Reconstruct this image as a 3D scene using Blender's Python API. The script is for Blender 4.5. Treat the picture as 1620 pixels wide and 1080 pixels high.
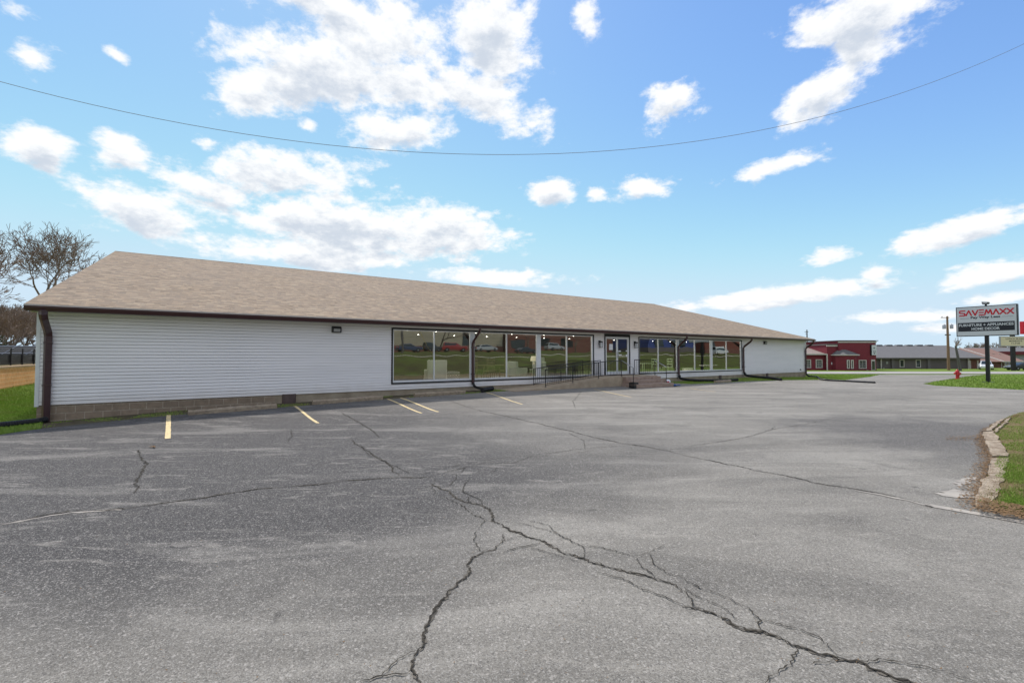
import bpy, bmesh, math, random
from mathutils import Vector, Matrix, noise as mnoise
from mathutils.geometry import delaunay_2d_cdt
R = math.radians
rnd = random.Random(7)
for o in list(bpy.data.objects): bpy.data.objects.remove(o)
scene = bpy.context.scene
col = scene.collection

# ------------------------------------------------------------------ camera
HC, PITCH, FPX = 1.85, R(1.74), 728.25
cam = bpy.data.cameras.new("camera"); camo = bpy.data.objects.new("camera", cam); col.objects.link(camo)
camo.location = (0, 0, HC); camo.rotation_euler = (R(90) + PITCH, 0, 0)
cam.sensor_width = 36; cam.lens = 36 * FPX / 1620; cam.clip_end = 5000; cam.clip_start = .05
scene.camera = camo

# ------------------------------------------------------------------ light
SUN_AZ, SUN_EL = R(-24), R(57)          # azimuth measured from +Y towards +X
sl = bpy.data.lights.new("sun", 'SUN'); sl.energy = 2.6; sl.angle = R(3.0); sl.color = (1, .955, .89)
so = bpy.data.objects.new("sun", sl); col.objects.link(so)
sd = Vector((math.sin(SUN_AZ) * math.cos(SUN_EL), math.cos(SUN_AZ) * math.cos(SUN_EL), math.sin(SUN_EL)))
so.rotation_euler = sd.to_track_quat('Z', 'Y').to_euler(); so.location = (0, 0, 60)
scene.view_settings.view_transform = 'Standard'; scene.view_settings.look = 'None'
scene.view_settings.gamma = 1; scene.view_settings.exposure = 0.65
SKY_STRENGTH = .12

# clouds: azimuth / elevation blobs in the world (picture position gives the direction only)
def azel(px, py):
    u, w = (px - 810) / FPX, (540 - py) / FPX
    d = Vector((u, math.cos(PITCH) - w * math.sin(PITCH), math.sin(PITCH) + w * math.cos(PITCH))).normalized()
    return math.atan2(d.x, d.y), math.asin(d.z)
CLOUDS = [(480,95,115,62,0,1),(600,60,140,75,0,1),(395,140,70,36,-25,.9),(620,125,150,52,0,1),(765,60,60,85,0,.95),(760,150,90,40,15,1),
 (540,12,150,45,0,1),(640,205,88,28,-4,1),(1062,162,46,38,-25,.85),(1300,150,62,36,-18,1),(1370,28,115,52,0,1),(1350,70,55,40,0,.9),
 (930,32,24,36,-20,.8),(60,232,50,30,0,.9),(195,240,42,30,0,.85),(320,228,24,16,0,.8),(205,330,88,36,8,1),(50,90,45,38,0,.75),(190,92,30,14,20,.55),
 (440,280,128,36,-8,1),(345,303,70,25,0,.9),(580,352,190,44,3,1),(690,362,80,34,0,1),(455,338,90,24,0,.95),
 (480,403,150,22,0,1),(575,410,90,15,0,.9),(765,438,120,12,2,1),(875,305,30,20,0,.95),(1012,298,38,19,0,.95),(1220,266,90,16,-4,.9),
 (942,306,20,11,0,.7),(1530,362,115,26,-14,1),(1440,385,50,15,-10,.9),(1320,403,45,15,-4,.85),(1385,432,27,13,0,1),
 (1290,462,175,16,-6,.92),(1160,480,90,13,0,.85),(1565,432,78,18,-4,1),(1580,472,55,14,0,.85),(1420,502,120,11,0,.72),(1500,520,110,10,0,.6),
 (490,200,20,14,0,.7),(20,20,60,30,0,.6)]
world = bpy.data.worlds.new("World"); scene.world = world; world.use_nodes = True
wt = world.node_tree; wt.nodes.clear()
def cloud_group():
    g = bpy.data.node_groups.new("cloud_density", 'ShaderNodeTree')
    g.interface.new_socket("Vector", in_out='INPUT', socket_type='NodeSocketVector')
    g.interface.new_socket("Direction", in_out='INPUT', socket_type='NodeSocketVector')
    g.interface.new_socket("Density", in_out='OUTPUT', socket_type='NodeSocketFloat')
    gi, go = g.nodes.new('NodeGroupInput'), g.nodes.new('NodeGroupOutput')
    L = g.links.new
    acc = None; vin = gi.outputs[0]
    for ci, (px, py, rx, ry, rot, st) in enumerate(CLOUDS):
        if ci and ci % 6 == 0:                # keeps few values alive at once (the shader stack is small)
            q = g.nodes.new('ShaderNodeVectorMath'); q.operation = 'MULTIPLY_ADD'; q.inputs[1].default_value = (1e-7, 1e-7, 1e-7)
            L(acc, q.inputs[0]); L(gi.outputs[0], q.inputs[2]); vin = q.outputs[0]
        a, e = azel(px, py)
        a1, _ = azel(px + rx, py); a0, _ = azel(px - rx, py); _, e1 = azel(px, py - ry); _, e0 = azel(px, py + ry)
        m = g.nodes.new('ShaderNodeMapping'); m.vector_type = 'TEXTURE'
        m.inputs['Location'].default_value = (a, e, 0); m.inputs['Rotation'].default_value = (0, 0, R(-rot))
        m.inputs['Scale'].default_value = ((a1 - a0) / 2 * 1.05, (e1 - e0) / 2 * 1.05, 1)
        L(vin, m.inputs['Vector'])
        ln = g.nodes.new('ShaderNodeVectorMath'); ln.operation = 'LENGTH'; L(m.outputs[0], ln.inputs[0])
        s = g.nodes.new('ShaderNodeMath'); s.operation = 'MULTIPLY_ADD'; L(ln.outputs['Value'], s.inputs[0])
        s.inputs[1].default_value = -1; s.inputs[2].default_value = st
        if acc is None: acc = s.outputs[0]
        else:
            mx = g.nodes.new('ShaderNodeMath'); mx.operation = 'SMOOTH_MAX'; mx.inputs[2].default_value = .25
            L(acc, mx.inputs[0]); L(s.outputs[0], mx.inputs[1]); acc = mx.outputs[0]
    # out of view: dense noise clouds, added to brighten the shaded siding
    n0 = g.nodes.new('ShaderNodeTexNoise'); n0.inputs['Scale'].default_value = 2.6; n0.inputs['Detail'].default_value = 2
    L(gi.outputs[1], n0.inputs['Vector'])
    sx = g.nodes.new('ShaderNodeSeparateXYZ'); L(gi.outputs[1], sx.inputs[0])
    back = g.nodes.new('ShaderNodeMapRange'); back.inputs[1].default_value = .5; back.inputs[2].default_value = .2
    L(sx.outputs[1], back.inputs[0])
    nb = g.nodes.new('ShaderNodeMapRange'); nb.inputs[1].default_value = .32; nb.inputs[2].default_value = .6
    nb.inputs[3].default_value = -.4; nb.inputs[4].default_value = .6; L(n0.outputs[0], nb.inputs[0])
    mb = g.nodes.new('ShaderNodeMix'); mb.data_type = 'FLOAT'; L(back.outputs[0], mb.inputs[0]); mb.inputs[2].default_value = -2
    L(nb.outputs[0], mb.inputs[3])
    mx = g.nodes.new('ShaderNodeMath'); mx.operation = 'MAXIMUM'; L(acc, mx.inputs[0]); L(mb.outputs[0], mx.inputs[1]); acc = mx.outputs[0]
    n1 = g.nodes.new('ShaderNodeTexNoise'); n1.inputs['Scale'].default_value = 7; n1.inputs['Detail'].default_value = 9
    n1.inputs['Roughness'].default_value = .6; n1.inputs['Distortion'].default_value = .25; L(gi.outputs[1], n1.inputs['Vector'])
    n2 = g.nodes.new('ShaderNodeTexNoise'); n2.inputs['Scale'].default_value = 24; n2.inputs['Detail'].default_value = 6
    n2.inputs['Roughness'].default_value = .65; L(gi.outputs[1], n2.inputs['Vector'])
    a = g.nodes.new('ShaderNodeMath'); a.operation = 'MULTIPLY_ADD'; a.inputs[1].default_value = 2.9; a.inputs[2].default_value = -1.10
    L(n1.outputs[0], a.inputs[0])
    b = g.nodes.new('ShaderNodeMath'); b.operation = 'MULTIPLY_ADD'; b.inputs[1].default_value = 2.0; L(n2.outputs[0], b.inputs[0]); b.inputs[2].default_value = -1.0
    c = g.nodes.new('ShaderNodeMath'); L(a.outputs[0], c.inputs[0]); L(b.outputs[0], c.inputs[1])
    d = g.nodes.new('ShaderNodeMath'); L(c.outputs[0], d.inputs[0]); L(acc, d.inputs[1])
    L(d.outputs[0], go.inputs[0])
    return g
CG = cloud_group()
tc = wt.nodes.new('ShaderNodeTexCoord'); sep = wt.nodes.new('ShaderNodeSeparateXYZ'); wt.links.new(tc.outputs['Generated'], sep.inputs[0])
def wmath(op, a, b=None, c=None):
    n = wt.nodes.new('ShaderNodeMath'); n.operation = op
    for i, v in enumerate((a, b, c)):
        if v is None: continue
        if isinstance(v, (int, float)): n.inputs[i].default_value = v
        else: wt.links.new(v, n.inputs[i])
    return n.outputs[0]
az_ = wmath('ARCTAN2', sep.outputs[0], sep.outputs[1]); el_ = wmath('ARCSINE', sep.outputs[2])
cv = wt.nodes.new('ShaderNodeCombineXYZ'); wt.links.new(az_, cv.inputs[0]); wt.links.new(el_, cv.inputs[1])
# flatten the noise towards the horizon, where one looks along the cloud deck
zf = wmath('POWER', wmath('MAXIMUM', sep.outputs[2], 0.001), .75)
dv = wt.nodes.new('ShaderNodeCombineXYZ'); wt.links.new(sep.outputs[0], dv.inputs[0]); wt.links.new(sep.outputs[1], dv.inputs[1])
wt.links.new(wmath('MULTIPLY', zf, 1.9), dv.inputs[2])
g1 = wt.nodes.new('ShaderNodeGroup'); g1.node_tree = CG; wt.links.new(cv.outputs[0], g1.inputs[0]); wt.links.new(dv.outputs[0], g1.inputs[1])
wait = wt.nodes.new('ShaderNodeVectorMath'); wait.operation = 'MULTIPLY_ADD'; wait.inputs[1].default_value = (1e-7, 1e-7, 1e-7)
wt.links.new(g1.outputs[0], wait.inputs[0]); wt.links.new(cv.outputs[0], wait.inputs[2])
up = wt.nodes.new('ShaderNodeVectorMath'); up.inputs[1].default_value = (0, .022, 0); wt.links.new(wait.outputs[0], up.inputs[0])
up2 = wt.nodes.new('ShaderNodeVectorMath'); up2.inputs[1].default_value = (-.006, 0, .04); wt.links.new(dv.outputs[0], up2.inputs[0])
g2 = wt.nodes.new('ShaderNodeGroup'); g2.node_tree = CG; wt.links.new(up.outputs[0], g2.inputs[0]); wt.links.new(up2.outputs[0], g2.inputs[1])
dens = wt.nodes.new('ShaderNodeMapRange'); dens.interpolation_type = 'SMOOTHSTEP'
dens.inputs[1].default_value = .04; dens.inputs[2].default_value = .80; wt.links.new(g1.outputs[0], dens.inputs[0])
shade = wt.nodes.new('ShaderNodeMapRange'); shade.interpolation_type = 'SMOOTHSTEP'
shade.inputs[1].default_value = .5; shade.inputs[2].default_value = 1.55; wt.links.new(g2.outputs[0], shade.inputs[0])
sky = wt.nodes.new('ShaderNodeTexSky'); sky.sky_type = 'NISHITA'; sky.sun_disc = False
sky.sun_elevation = SUN_EL; sky.sun_rotation = SUN_AZ; sky.altitude = 200; sky.air_density = 1.0; sky.dust_density = .25; sky.ozone_density = 1.6
hsv = wt.nodes.new('ShaderNodeHueSaturation'); hsv.inputs['Saturation'].default_value = 1.05
tint = wt.nodes.new('ShaderNodeMix'); tint.data_type = 'RGBA'; tint.blend_type = 'MULTIPLY'; tint.inputs[0].default_value = 1
tint.inputs[7].default_value = (.90, .985, 1.10, 1); wt.links.new(sky.outputs[0], tint.inputs[6]); wt.links.new(tint.outputs[2], hsv.inputs['Color'])
ccol = wt.nodes.new('ShaderNodeMix'); ccol.data_type = 'RGBA'; wt.links.new(shade.outputs[0], ccol.inputs[0])
K = 1 / SKY_STRENGTH
ccol.inputs[6].default_value = (.66 * K, .665 * K, .67 * K, 1); ccol.inputs[7].default_value = (.41 * K, .45 * K, .51 * K, 1)
skmix = wt.nodes.new('ShaderNodeMix'); skmix.data_type = 'RGBA'; wt.links.new(wmath('MULTIPLY', dens.outputs[0], .97), skmix.inputs[0])
ss = wt.nodes.new('ShaderNodeSeparateColor'); wt.links.new(hsv.outputs[0], ss.inputs[0]); sc = wt.nodes.new('ShaderNodeCombineColor')
for i_, cap in enumerate((3.35, 4.25, 5.0)): wt.links.new(wmath('SMOOTH_MIN', ss.outputs[i_], cap, 1.6), sc.inputs[i_])
wt.links.new(sc.outputs[0], skmix.inputs[6]); wt.links.new(ccol.outputs[2], skmix.inputs[7])
bg = wt.nodes.new('ShaderNodeBackground'); bg.inputs[1].default_value = SKY_STRENGTH; wt.links.new(skmix.outputs[2], bg.inputs[0])
wo = wt.nodes.new('ShaderNodeOutputWorld'); wt.links.new(bg.outputs[0], wo.inputs[0])
world.cycles.sampling_method = 'MANUAL'; world.cycles.sample_map_resolution = 512

# ------------------------------------------------------------------ frames and terrain
X0, Y0, TH, LEN = -13.324, 12.935, R(34.689), 46.986
CT, ST = math.cos(TH), math.sin(TH)
def W(s, d, z=0): return Vector((X0 + s * CT + d * ST, Y0 + s * ST - d * CT, z))
def SD(x, y): return (x - X0) * CT + (y - Y0) * ST, (x - X0) * ST - (y - Y0) * CT
def interp(t, tab):
    if t <= tab[0][0]: return tab[0][1]
    for (a, b), (c, d) in zip(tab, tab[1:]):
        if t <= c: return b + (d - b) * (t - a) / (c - a)
    return tab[-1][1]
def sm(a, b, t):
    t = max(0, min(1, (t - a) / (b - a))); return t * t * (3 - 2 * t)
ZG = [(-6,.1),(-3,0),(0,-.05),(3,.07),(6.5,.13),(9.7,.19),(14,.25),(20,.23),(27.7,.18),(37,.2),(44,.05),(47,-.02),(50,-.02)]
BANK = [(22,0),(25,-.25),(28,-.3),(34,.9),(37.5,1.7),(38,1.75),(40.6,1.8),(48,2.15),(56,2.55),(66,2.7),(140,3.2),(400,4)]
def H(x, y):
    s, d = SD(x, y)
    z = interp(s, ZG) * (1 - sm(.9, 5.0, d)) * (1 - sm(47, 56, s))
    z += -.85 * sm(40, 84, y) * sm(-20, 20, x)
    z += .25 * sm(-14, -23, x) * sm(2, 14, y)
    if d > 22: z += interp(d, BANK)
    return z
LOT = .03
def ray(px, py):
    u, w = (px - 810) / FPX, (540 - py) / FPX
    return Vector((u, math.cos(PITCH) - w * math.sin(PITCH), math.sin(PITCH) + w * math.cos(PITCH)))
def gp(px, py, dz=0.0):                   # where the ground is seen in that direction
    r = ray(px, py); z = 0
    for _ in range(30):
        t = (z + dz - HC) / r.z; z = H(r.x * t, r.y * t)
    return Vector((r.x * t, r.y * t, z + dz))
def at(px, py, Y):
    r = ray(px, py); t = Y / r.y; return Vector((r.x * t, Y, HC + r.z * t))

# ------------------------------------------------------------------ object helpers
def link(o, parent=None):
    col.objects.link(o)
    if parent is not None: o.parent = parent
    return o
def tag(o, label=None, cat=None, group=None, kind=None):
    if label: o['label'] = label
    if cat: o['category'] = cat
    if group: o['group'] = group
    if kind: o['kind'] = kind
    return o
def empty(name, loc=(0, 0, 0), rz=0, label=None, cat=None, group=None):
    o = bpy.data.objects.new(name, None); o.location = loc; o.rotation_euler = (0, 0, rz); o.empty_display_size = .3
    link(o); return tag(o, label, cat, group)
def copy_tree(o, parent=None):
    c = o.copy(); col.objects.link(c); c.parent = parent
    for ch in list(o.children): copy_tree(ch, c)
    return c
class MB:
    def __init__(s): s.v = []; s.f = []; s.m = []; s.uv = None
    def face(s, pts, m=0):
        b = len(s.v); s.v += [tuple(p) for p in pts]; s.f.append(tuple(range(b, b + len(pts)))); s.m.append(m); return s
    def box(s, x0, x1, y0, y1, z0, z1, m=0, T=None):
        c = [Vector((x, y, z)) for z in (z0, z1) for y in (y0, y1) for x in (x0, x1)]
        if T is not None: c = [T @ p for p in c]
        b = len(s.v); s.v += [tuple(p) for p in c]
        for q in ((0,2,3,1),(4,5,7,6),(0,1,5,4),(2,6,7,3),(0,4,6,2),(1,3,7,5)): s.f.append(tuple(b + i for i in q)); s.m.append(m)
        return s
    def tube(s, pts, r, n=8, m=0, caps=True, sq=1.0):
        pts = [Vector(p) for p in pts]; rs = r if isinstance(r, (list, tuple)) else [r] * len(pts)
        rings = []; prev = None
        for i, p in enumerate(pts):
            t = (pts[min(i + 1, len(pts) - 1)] - pts[max(i - 1, 0)]).normalized()
            if prev is None: a = t.orthogonal() if abs(t.z) > .9 else t.cross(Vector((0, 0, 1)))
            else: a = prev - t * prev.dot(t)
            a.normalize(); prev = a; b = t.cross(a)
            base = len(s.v)
            for k in range(n):
                an = 2 * math.pi * k / n + (math.pi / n if n == 4 else 0)
                s.v.append(tuple(p + (a * math.cos(an) + b * math.sin(an) * sq) * rs[i]))
            rings.append(base)
        for A, B in zip(rings, rings[1:]):
            for k in range(n): s.f.append((A + k, A + (k + 1) % n, B + (k + 1) % n, B + k)); s.m.append(m)
        if caps and n > 2:
            s.f.append(tuple(rings[0] + k for k in reversed(range(n)))); s.m.append(m)
            s.f.append(tuple(rings[-1] + k for k in range(n))); s.m.append(m)
        return s
    def lathe(s, prof, n=20, m=0, c=(0, 0, 0), axis='Z'):
        base = len(s.v)
        for r, z in prof:
            for k in range(n):
                a = 2 * math.pi * k / n; x, y = r * math.cos(a), r * math.sin(a)
                p = (x, y, z) if axis == 'Z' else ((z, x, y) if axis == 'X' else (x, z, y))
                s.v.append((p[0] + c[0], p[1] + c[1], p[2] + c[2]))
        for i in range(len(prof) - 1):
            for k in range(n):
                A = base + i * n; s.f.append((A + k, A + (k + 1) % n, A + n + (k + 1) % n, A + n + k)); s.m.append(m)
        s.f.append(tuple(base + k for k in reversed(range(n)))); s.m.append(m)
        s.f.append(tuple(base + (len(prof) - 1) * n + k for k in range(n))); s.m.append(m)
        return s
    def prism(s, poly, z0, z1, m=0, T=None, axis='Z'):      # poly in 2D, extruded along an axis
        def P(a, b, z):
            p = {'Z': (a, b, z), 'Y': (a, z, b), 'X': (z, a, b)}[axis]; p = Vector(p); return T @ p if T is not None else p
        b = len(s.v); n = len(poly)
        s.v += [tuple(P(x, y, z0)) for x, y in poly] + [tuple(P(x, y, z1)) for x, y in poly]
        s.f.append(tuple(b + k for k in reversed(range(n)))); s.m.append(m); s.f.append(tuple(b + n + k for k in range(n))); s.m.append(m)
        for k in range(n): s.f.append((b + k, b + (k + 1) % n, b + n + (k + 1) % n, b + n + k)); s.m.append(m)
        return s
    def build_each(s, name, mats, parent=None, **kw):          # every loose piece becomes an object of its own
        par = list(range(len(s.v)))
        def fd(i):
            while par[i] != i: par[i] = par[par[i]]; i = par[i]
            return i
        for f in s.f:
            for k in f[1:]: par[fd(k)] = fd(f[0])
        grp = {}
        for f, m in zip(s.f, s.m): grp.setdefault(fd(f[0]), []).append((f, m))
        out = []
        for fs in grp.values():
            q = MB(); mp_ = {}
            for f, m in fs:
                for k in f:
                    if k not in mp_: mp_[k] = len(q.v); q.v.append(s.v[k])
                q.f.append(tuple(mp_[k] for k in f)); q.m.append(m)
            out.append(q.build(name, mats, parent, **kw))
        return out
    def build(s, name, mats, parent=None, smooth=False, bevel=0, kind=None, fix=True):
        me = bpy.data.meshes.new(name); me.from_pydata(s.v, [], s.f)
        for m in (mats if isinstance(mats, (list, tuple)) else [mats]): me.materials.append(m)
        if any(s.m): me.polygons.foreach_set('material_index', s.m)
        if smooth: me.polygons.foreach_set('use_smooth', [True] * len(s.f))
        if fix and len(s.f) < 30000:
            bm = bmesh.new(); bm.from_mesh(me); bmesh.ops.recalc_face_normals(bm, faces=bm.faces)
            if smooth:
                for e in bm.edges:
                    if len(e.link_faces) == 2 and e.calc_face_angle(0) > R(42): e.smooth = False
            bm.to_mesh(me); bm.free()
        me.update()
        o = bpy.data.objects.new(name, me); link(o, parent)
        if bevel:
            b = o.modifiers.new('bevel', 'BEVEL'); b.width = bevel; b.segments = 2; b.limit_method = 'ANGLE'
        if kind: o['kind'] = kind
        return o

# ------------------------------------------------------------------ materials
class NT:
    def __init__(s, name):
        s.m = bpy.data.materials.new(name); s.m.use_nodes = True; s.t = s.m.node_tree; s.p = s.t.nodes['Principled BSDF']
        s.tc = s.t.nodes.new('ShaderNodeTexCoord'); s.co = s.tc.outputs['Object']
    def L(s, a, b): s.t.links.new(a, b)
    def noise(s, scale, detail=4, rough=.55, vec=None, dist=0, out=0):
        n = s.t.nodes.new('ShaderNodeTexNoise'); n.inputs['Scale'].default_value = scale; n.inputs['Detail'].default_value = detail
        n.inputs['Roughness'].default_value = rough; n.inputs['Distortion'].default_value = dist; s.L(vec or s.co, n.inputs['Vector']); return n.outputs[out]
    def vor(s, scale, vec=None, out='Color', feat='F1'):
        n = s.t.nodes.new('ShaderNodeTexVoronoi'); n.feature = feat; n.inputs['Scale'].default_value = scale; s.L(vec or s.co, n.inputs['Vector']); return n.outputs[out]
    def mapv(s, scale=(1, 1, 1), rot=(0, 0, 0), loc=(0, 0, 0)):
        n = s.t.nodes.new('ShaderNodeMapping'); n.inputs['Scale'].default_value = scale; n.inputs['Rotation'].default_value = rot
        n.inputs['Location'].default_value = loc; s.L(s.co, n.inputs['Vector']); return n.outputs[0]
    def rng(s, v, a, b, c=0, d=1, smooth=False):
        n = s.t.nodes.new('ShaderNodeMapRange'); n.interpolation_type = 'SMOOTHSTEP' if smooth else 'LINEAR'
        for i, x in enumerate((a, b, c, d)): n.inputs[i + 1].default_value = x
        s.L(v, n.inputs[0]); return n.outputs[0]
    def mix(s, f, a, b, mode='MIX'):
        n = s.t.nodes.new('ShaderNodeMix'); n.data_type = 'RGBA'; n.blend_type = mode
        for sock, v in ((n.inputs[0], f), (n.inputs[6], a), (n.inputs[7], b)):
            if isinstance(v, (int, float)): sock.default_value = v
            elif isinstance(v, tuple): sock.default_value = (*v, 1) if len(v) == 3 else v
            else: s.L(v, sock)
        return n.outputs[2]
    def math(s, op, a, b=0.0):
        n = s.t.nodes.new('ShaderNodeMath'); n.operation = op
        for i, v in enumerate((a, b)):
            if isinstance(v, (int, float)): n.inputs[i].default_value = v
            else: s.L(v, n.inputs[i])
        return n.outputs[0]
    def xyz(s, vec=None):
        n = s.t.nodes.new('ShaderNodeSeparateXYZ'); s.L(vec or s.co, n.inputs[0]); return n.outputs
    def bump(s, h, strength=.3, dist=.01):
        n = s.t.nodes.new('ShaderNodeBump'); n.inputs['Strength'].default_value = strength; n.inputs['Distance'].default_value = dist
        s.L(h, n.inputs['Height']); s.L(n.outputs[0], s.p.inputs['Normal'])
    def fin(s, color, rough=.8, spec=.3, metal=0):
        if isinstance(color, tuple): s.p.inputs['Base Color'].default_value = (*color, 1)
        else: s.L(color, s.p.inputs['Base Color'])
        if isinstance(rough, (int, float)): s.p.inputs['Roughness'].default_value = rough
        else: s.L(rough, s.p.inputs['Roughness'])
        s.p.inputs['Specular IOR Level'].default_value = spec; s.p.inputs['Metallic'].default_value = metal
        return s.m
def nm(name, c1, c2=None, scale=6, rough=.75, bump=0, metal=0, spec=.3, fine=60):
    t = NT(name); c2 = c2 or tuple(x * .82 for x in c1)
    n = t.noise(scale, 6, .65)
    if bump: t.bump(t.noise(fine, 4), bump, .01)
    return t.fin(t.mix(t.rng(n, .3, .7), c1, c2), rough, spec, metal)
M = {}
M['siding'] = nm('white_vinyl', (.86,.83,.835), (.82,.79,.795), .7, .5)
ts = NT('siding_vinyl'); zz = ts.xyz()[2]; dn = ts.noise(2.2, 5, .65)
M['siding'] = ts.fin(ts.mix(ts.math('MULTIPLY', ts.rng(ts.math('ADD', zz, ts.math('MULTIPLY', dn, -.5)), .55, .12, 0, 1), .35), ts.mix(ts.rng(ts.noise(.7, 4, .6, ts.mapv((.4, 1, 3))), .35, .65), (.86,.83,.835), (.80,.775,.78)), (.48,.42,.34)), .5, .3)
M['soffit'] = nm('soffit', (.60,.59,.57), (.55,.54,.52), 2, .6)
M['brown'] = nm('brown_metal', (.062,.024,.026), (.05,.02,.022), 3, .35, 0, 0, .5)
M['drip'] = nm('drip_edge', (.60,.55,.50), (.5,.46,.42), 3, .5)
M['black'] = nm('black_paint', (.016,.016,.018), (.024,.023,.024), 5, .4)
M['white'] = nm('white_paint', (.72,.73,.74), (.62,.63,.65), 5, .4)
M['conc'] = nm('concrete', (.44,.355,.26), (.30,.235,.17), 3, .9, .6)
M['concpale'] = nm('pale_concrete', (.50,.45,.38), (.30,.26,.21), 6, .9, .6)
M['rubber'] = nm('black_plastic', (.010,.010,.011), (.018,.018,.02), 9, .45)
M['steel'] = nm('steel', (.4,.41,.42), (.3,.31,.32), 8, .4, 0, .8)
M['wood'] = nm('weathered_wood', (.30,.19,.115), (.17,.11,.07), 6, .85, .5)
M['greywood'] = nm('grey_wood', (.14,.13,.12), (.09,.085,.08), 6, .85, .5)
M['bark'] = nm('bark', (.17,.135,.105), (.10,.08,.062), 12, .9, .6)
M['twig'] = nm('twigs', (.27,.20,.15), (.17,.125,.095), 4, .9)
M['dirt'] = nm('dirt', (.20,.15,.10), (.10,.075,.05), 4, .95, .6)
M['red'] = nm('hydrant_red', (.50,.018,.02), (.40,.012,.016), 6, .35, 0, 0, .5)
M['redwall'] = nm('red_wall', (.20,.032,.045), (.17,.027,.038), 1.2, .8)
M['trim'] = nm('cream_trim', (.58,.54,.50), (.5,.47,.43), 2, .6)
M['greywall'] = nm('grey_wall', (.155,.135,.13), (.13,.115,.11), .6, .85)
M['greytrim'] = nm('grey_pilaster', (.17,.155,.155), (.15,.135,.135), 1, .8)
M['shinglegrey'] = nm('grey_shingle', (.165,.16,.16), (.125,.12,.12), 3, .9)
M['shingletan'] = nm('tan_shingle', (.30,.24,.215), (.23,.185,.165), 3, .9)
M['shinglebrown'] = nm('brown_shingle', (.27,.165,.13), (.2,.12,.1), 3, .9)
M['darkglass'] = nm('dark_glass', (.02,.028,.028), (.035,.045,.045), 2, .08, 0, 0, .8)
M['cream'] = nm('reader_board', (.70,.62,.42), (.66,.58,.40), 1, .5)
M['signwhite'] = nm('sign_face', (.60,.615,.645), (.57,.585,.61), .8, .35)
M['signblack'] = nm('sign_black', (.014,.016,.024), (.02,.022,.03), 1, .35)
M['signred'] = nm('sign_red', (.55,.014,.03), (.5,.012,.028), 1, .35)
M['fabric'] = nm('grey_fabric', (.82,.82,.80), (.74,.74,.72), 30, .95)
M['fabricdark'] = nm('charcoal_fabric', (.07,.07,.075), (.05,.05,.055), 30, .95)
M['fabricmid'] = nm('sage_fabric', (.42,.46,.45), (.36,.40,.38), 30, .95)
M['greenpaint'] = nm('pale_green_paint', (.52,.66,.46), (.46,.58,.4), 8, .6)
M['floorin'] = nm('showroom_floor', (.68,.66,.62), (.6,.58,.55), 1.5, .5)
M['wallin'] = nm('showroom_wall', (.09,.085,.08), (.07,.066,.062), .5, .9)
M['wicker'] = nm('wicker', (.45,.24,.07), (.3,.15,.05), 40, .8)
M['blue'] = nm('blue_plastic', (.012,.10,.36), (.01,.08,.3), 6, .4)
M['solar'] = nm('dark_panel', (.02,.021,.024), (.03,.032,.036), 1, .75)
M['darkroof'] = nm('maroon_roof', (.16,.02,.03), (.13,.017,.026), 2, .6)
M['leafdry'] = nm('dry_leaf', (.26,.16,.08), (.13,.075,.035), 15, .9)
M['paper'] = nm('paper', (.75,.76,.78), (.7,.71,.73), 3, .8)
M['asphroad'] = nm('road_asphalt', (.36,.335,.31), (.28,.26,.245), .35, .9, .3)
M['path'] = nm('pale_path', (.50,.46,.40), (.42,.39,.34), .8, .9)
def emis(name, c, s):
    m = bpy.data.materials.new(name); m.use_nodes = True; p = m.node_tree.nodes['Principled BSDF']
    p.inputs['Base Color'].default_value = (*c, 1); p.inputs['Emission Color'].default_value = (*c, 1); p.inputs['Emission Strength'].default_value = s; return m
M['lamp'] = emis('lamp_white', (1, .95, .85), 9)
M['shade'] = emis('lampshade', (.85, .76, .55), .25)

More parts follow.
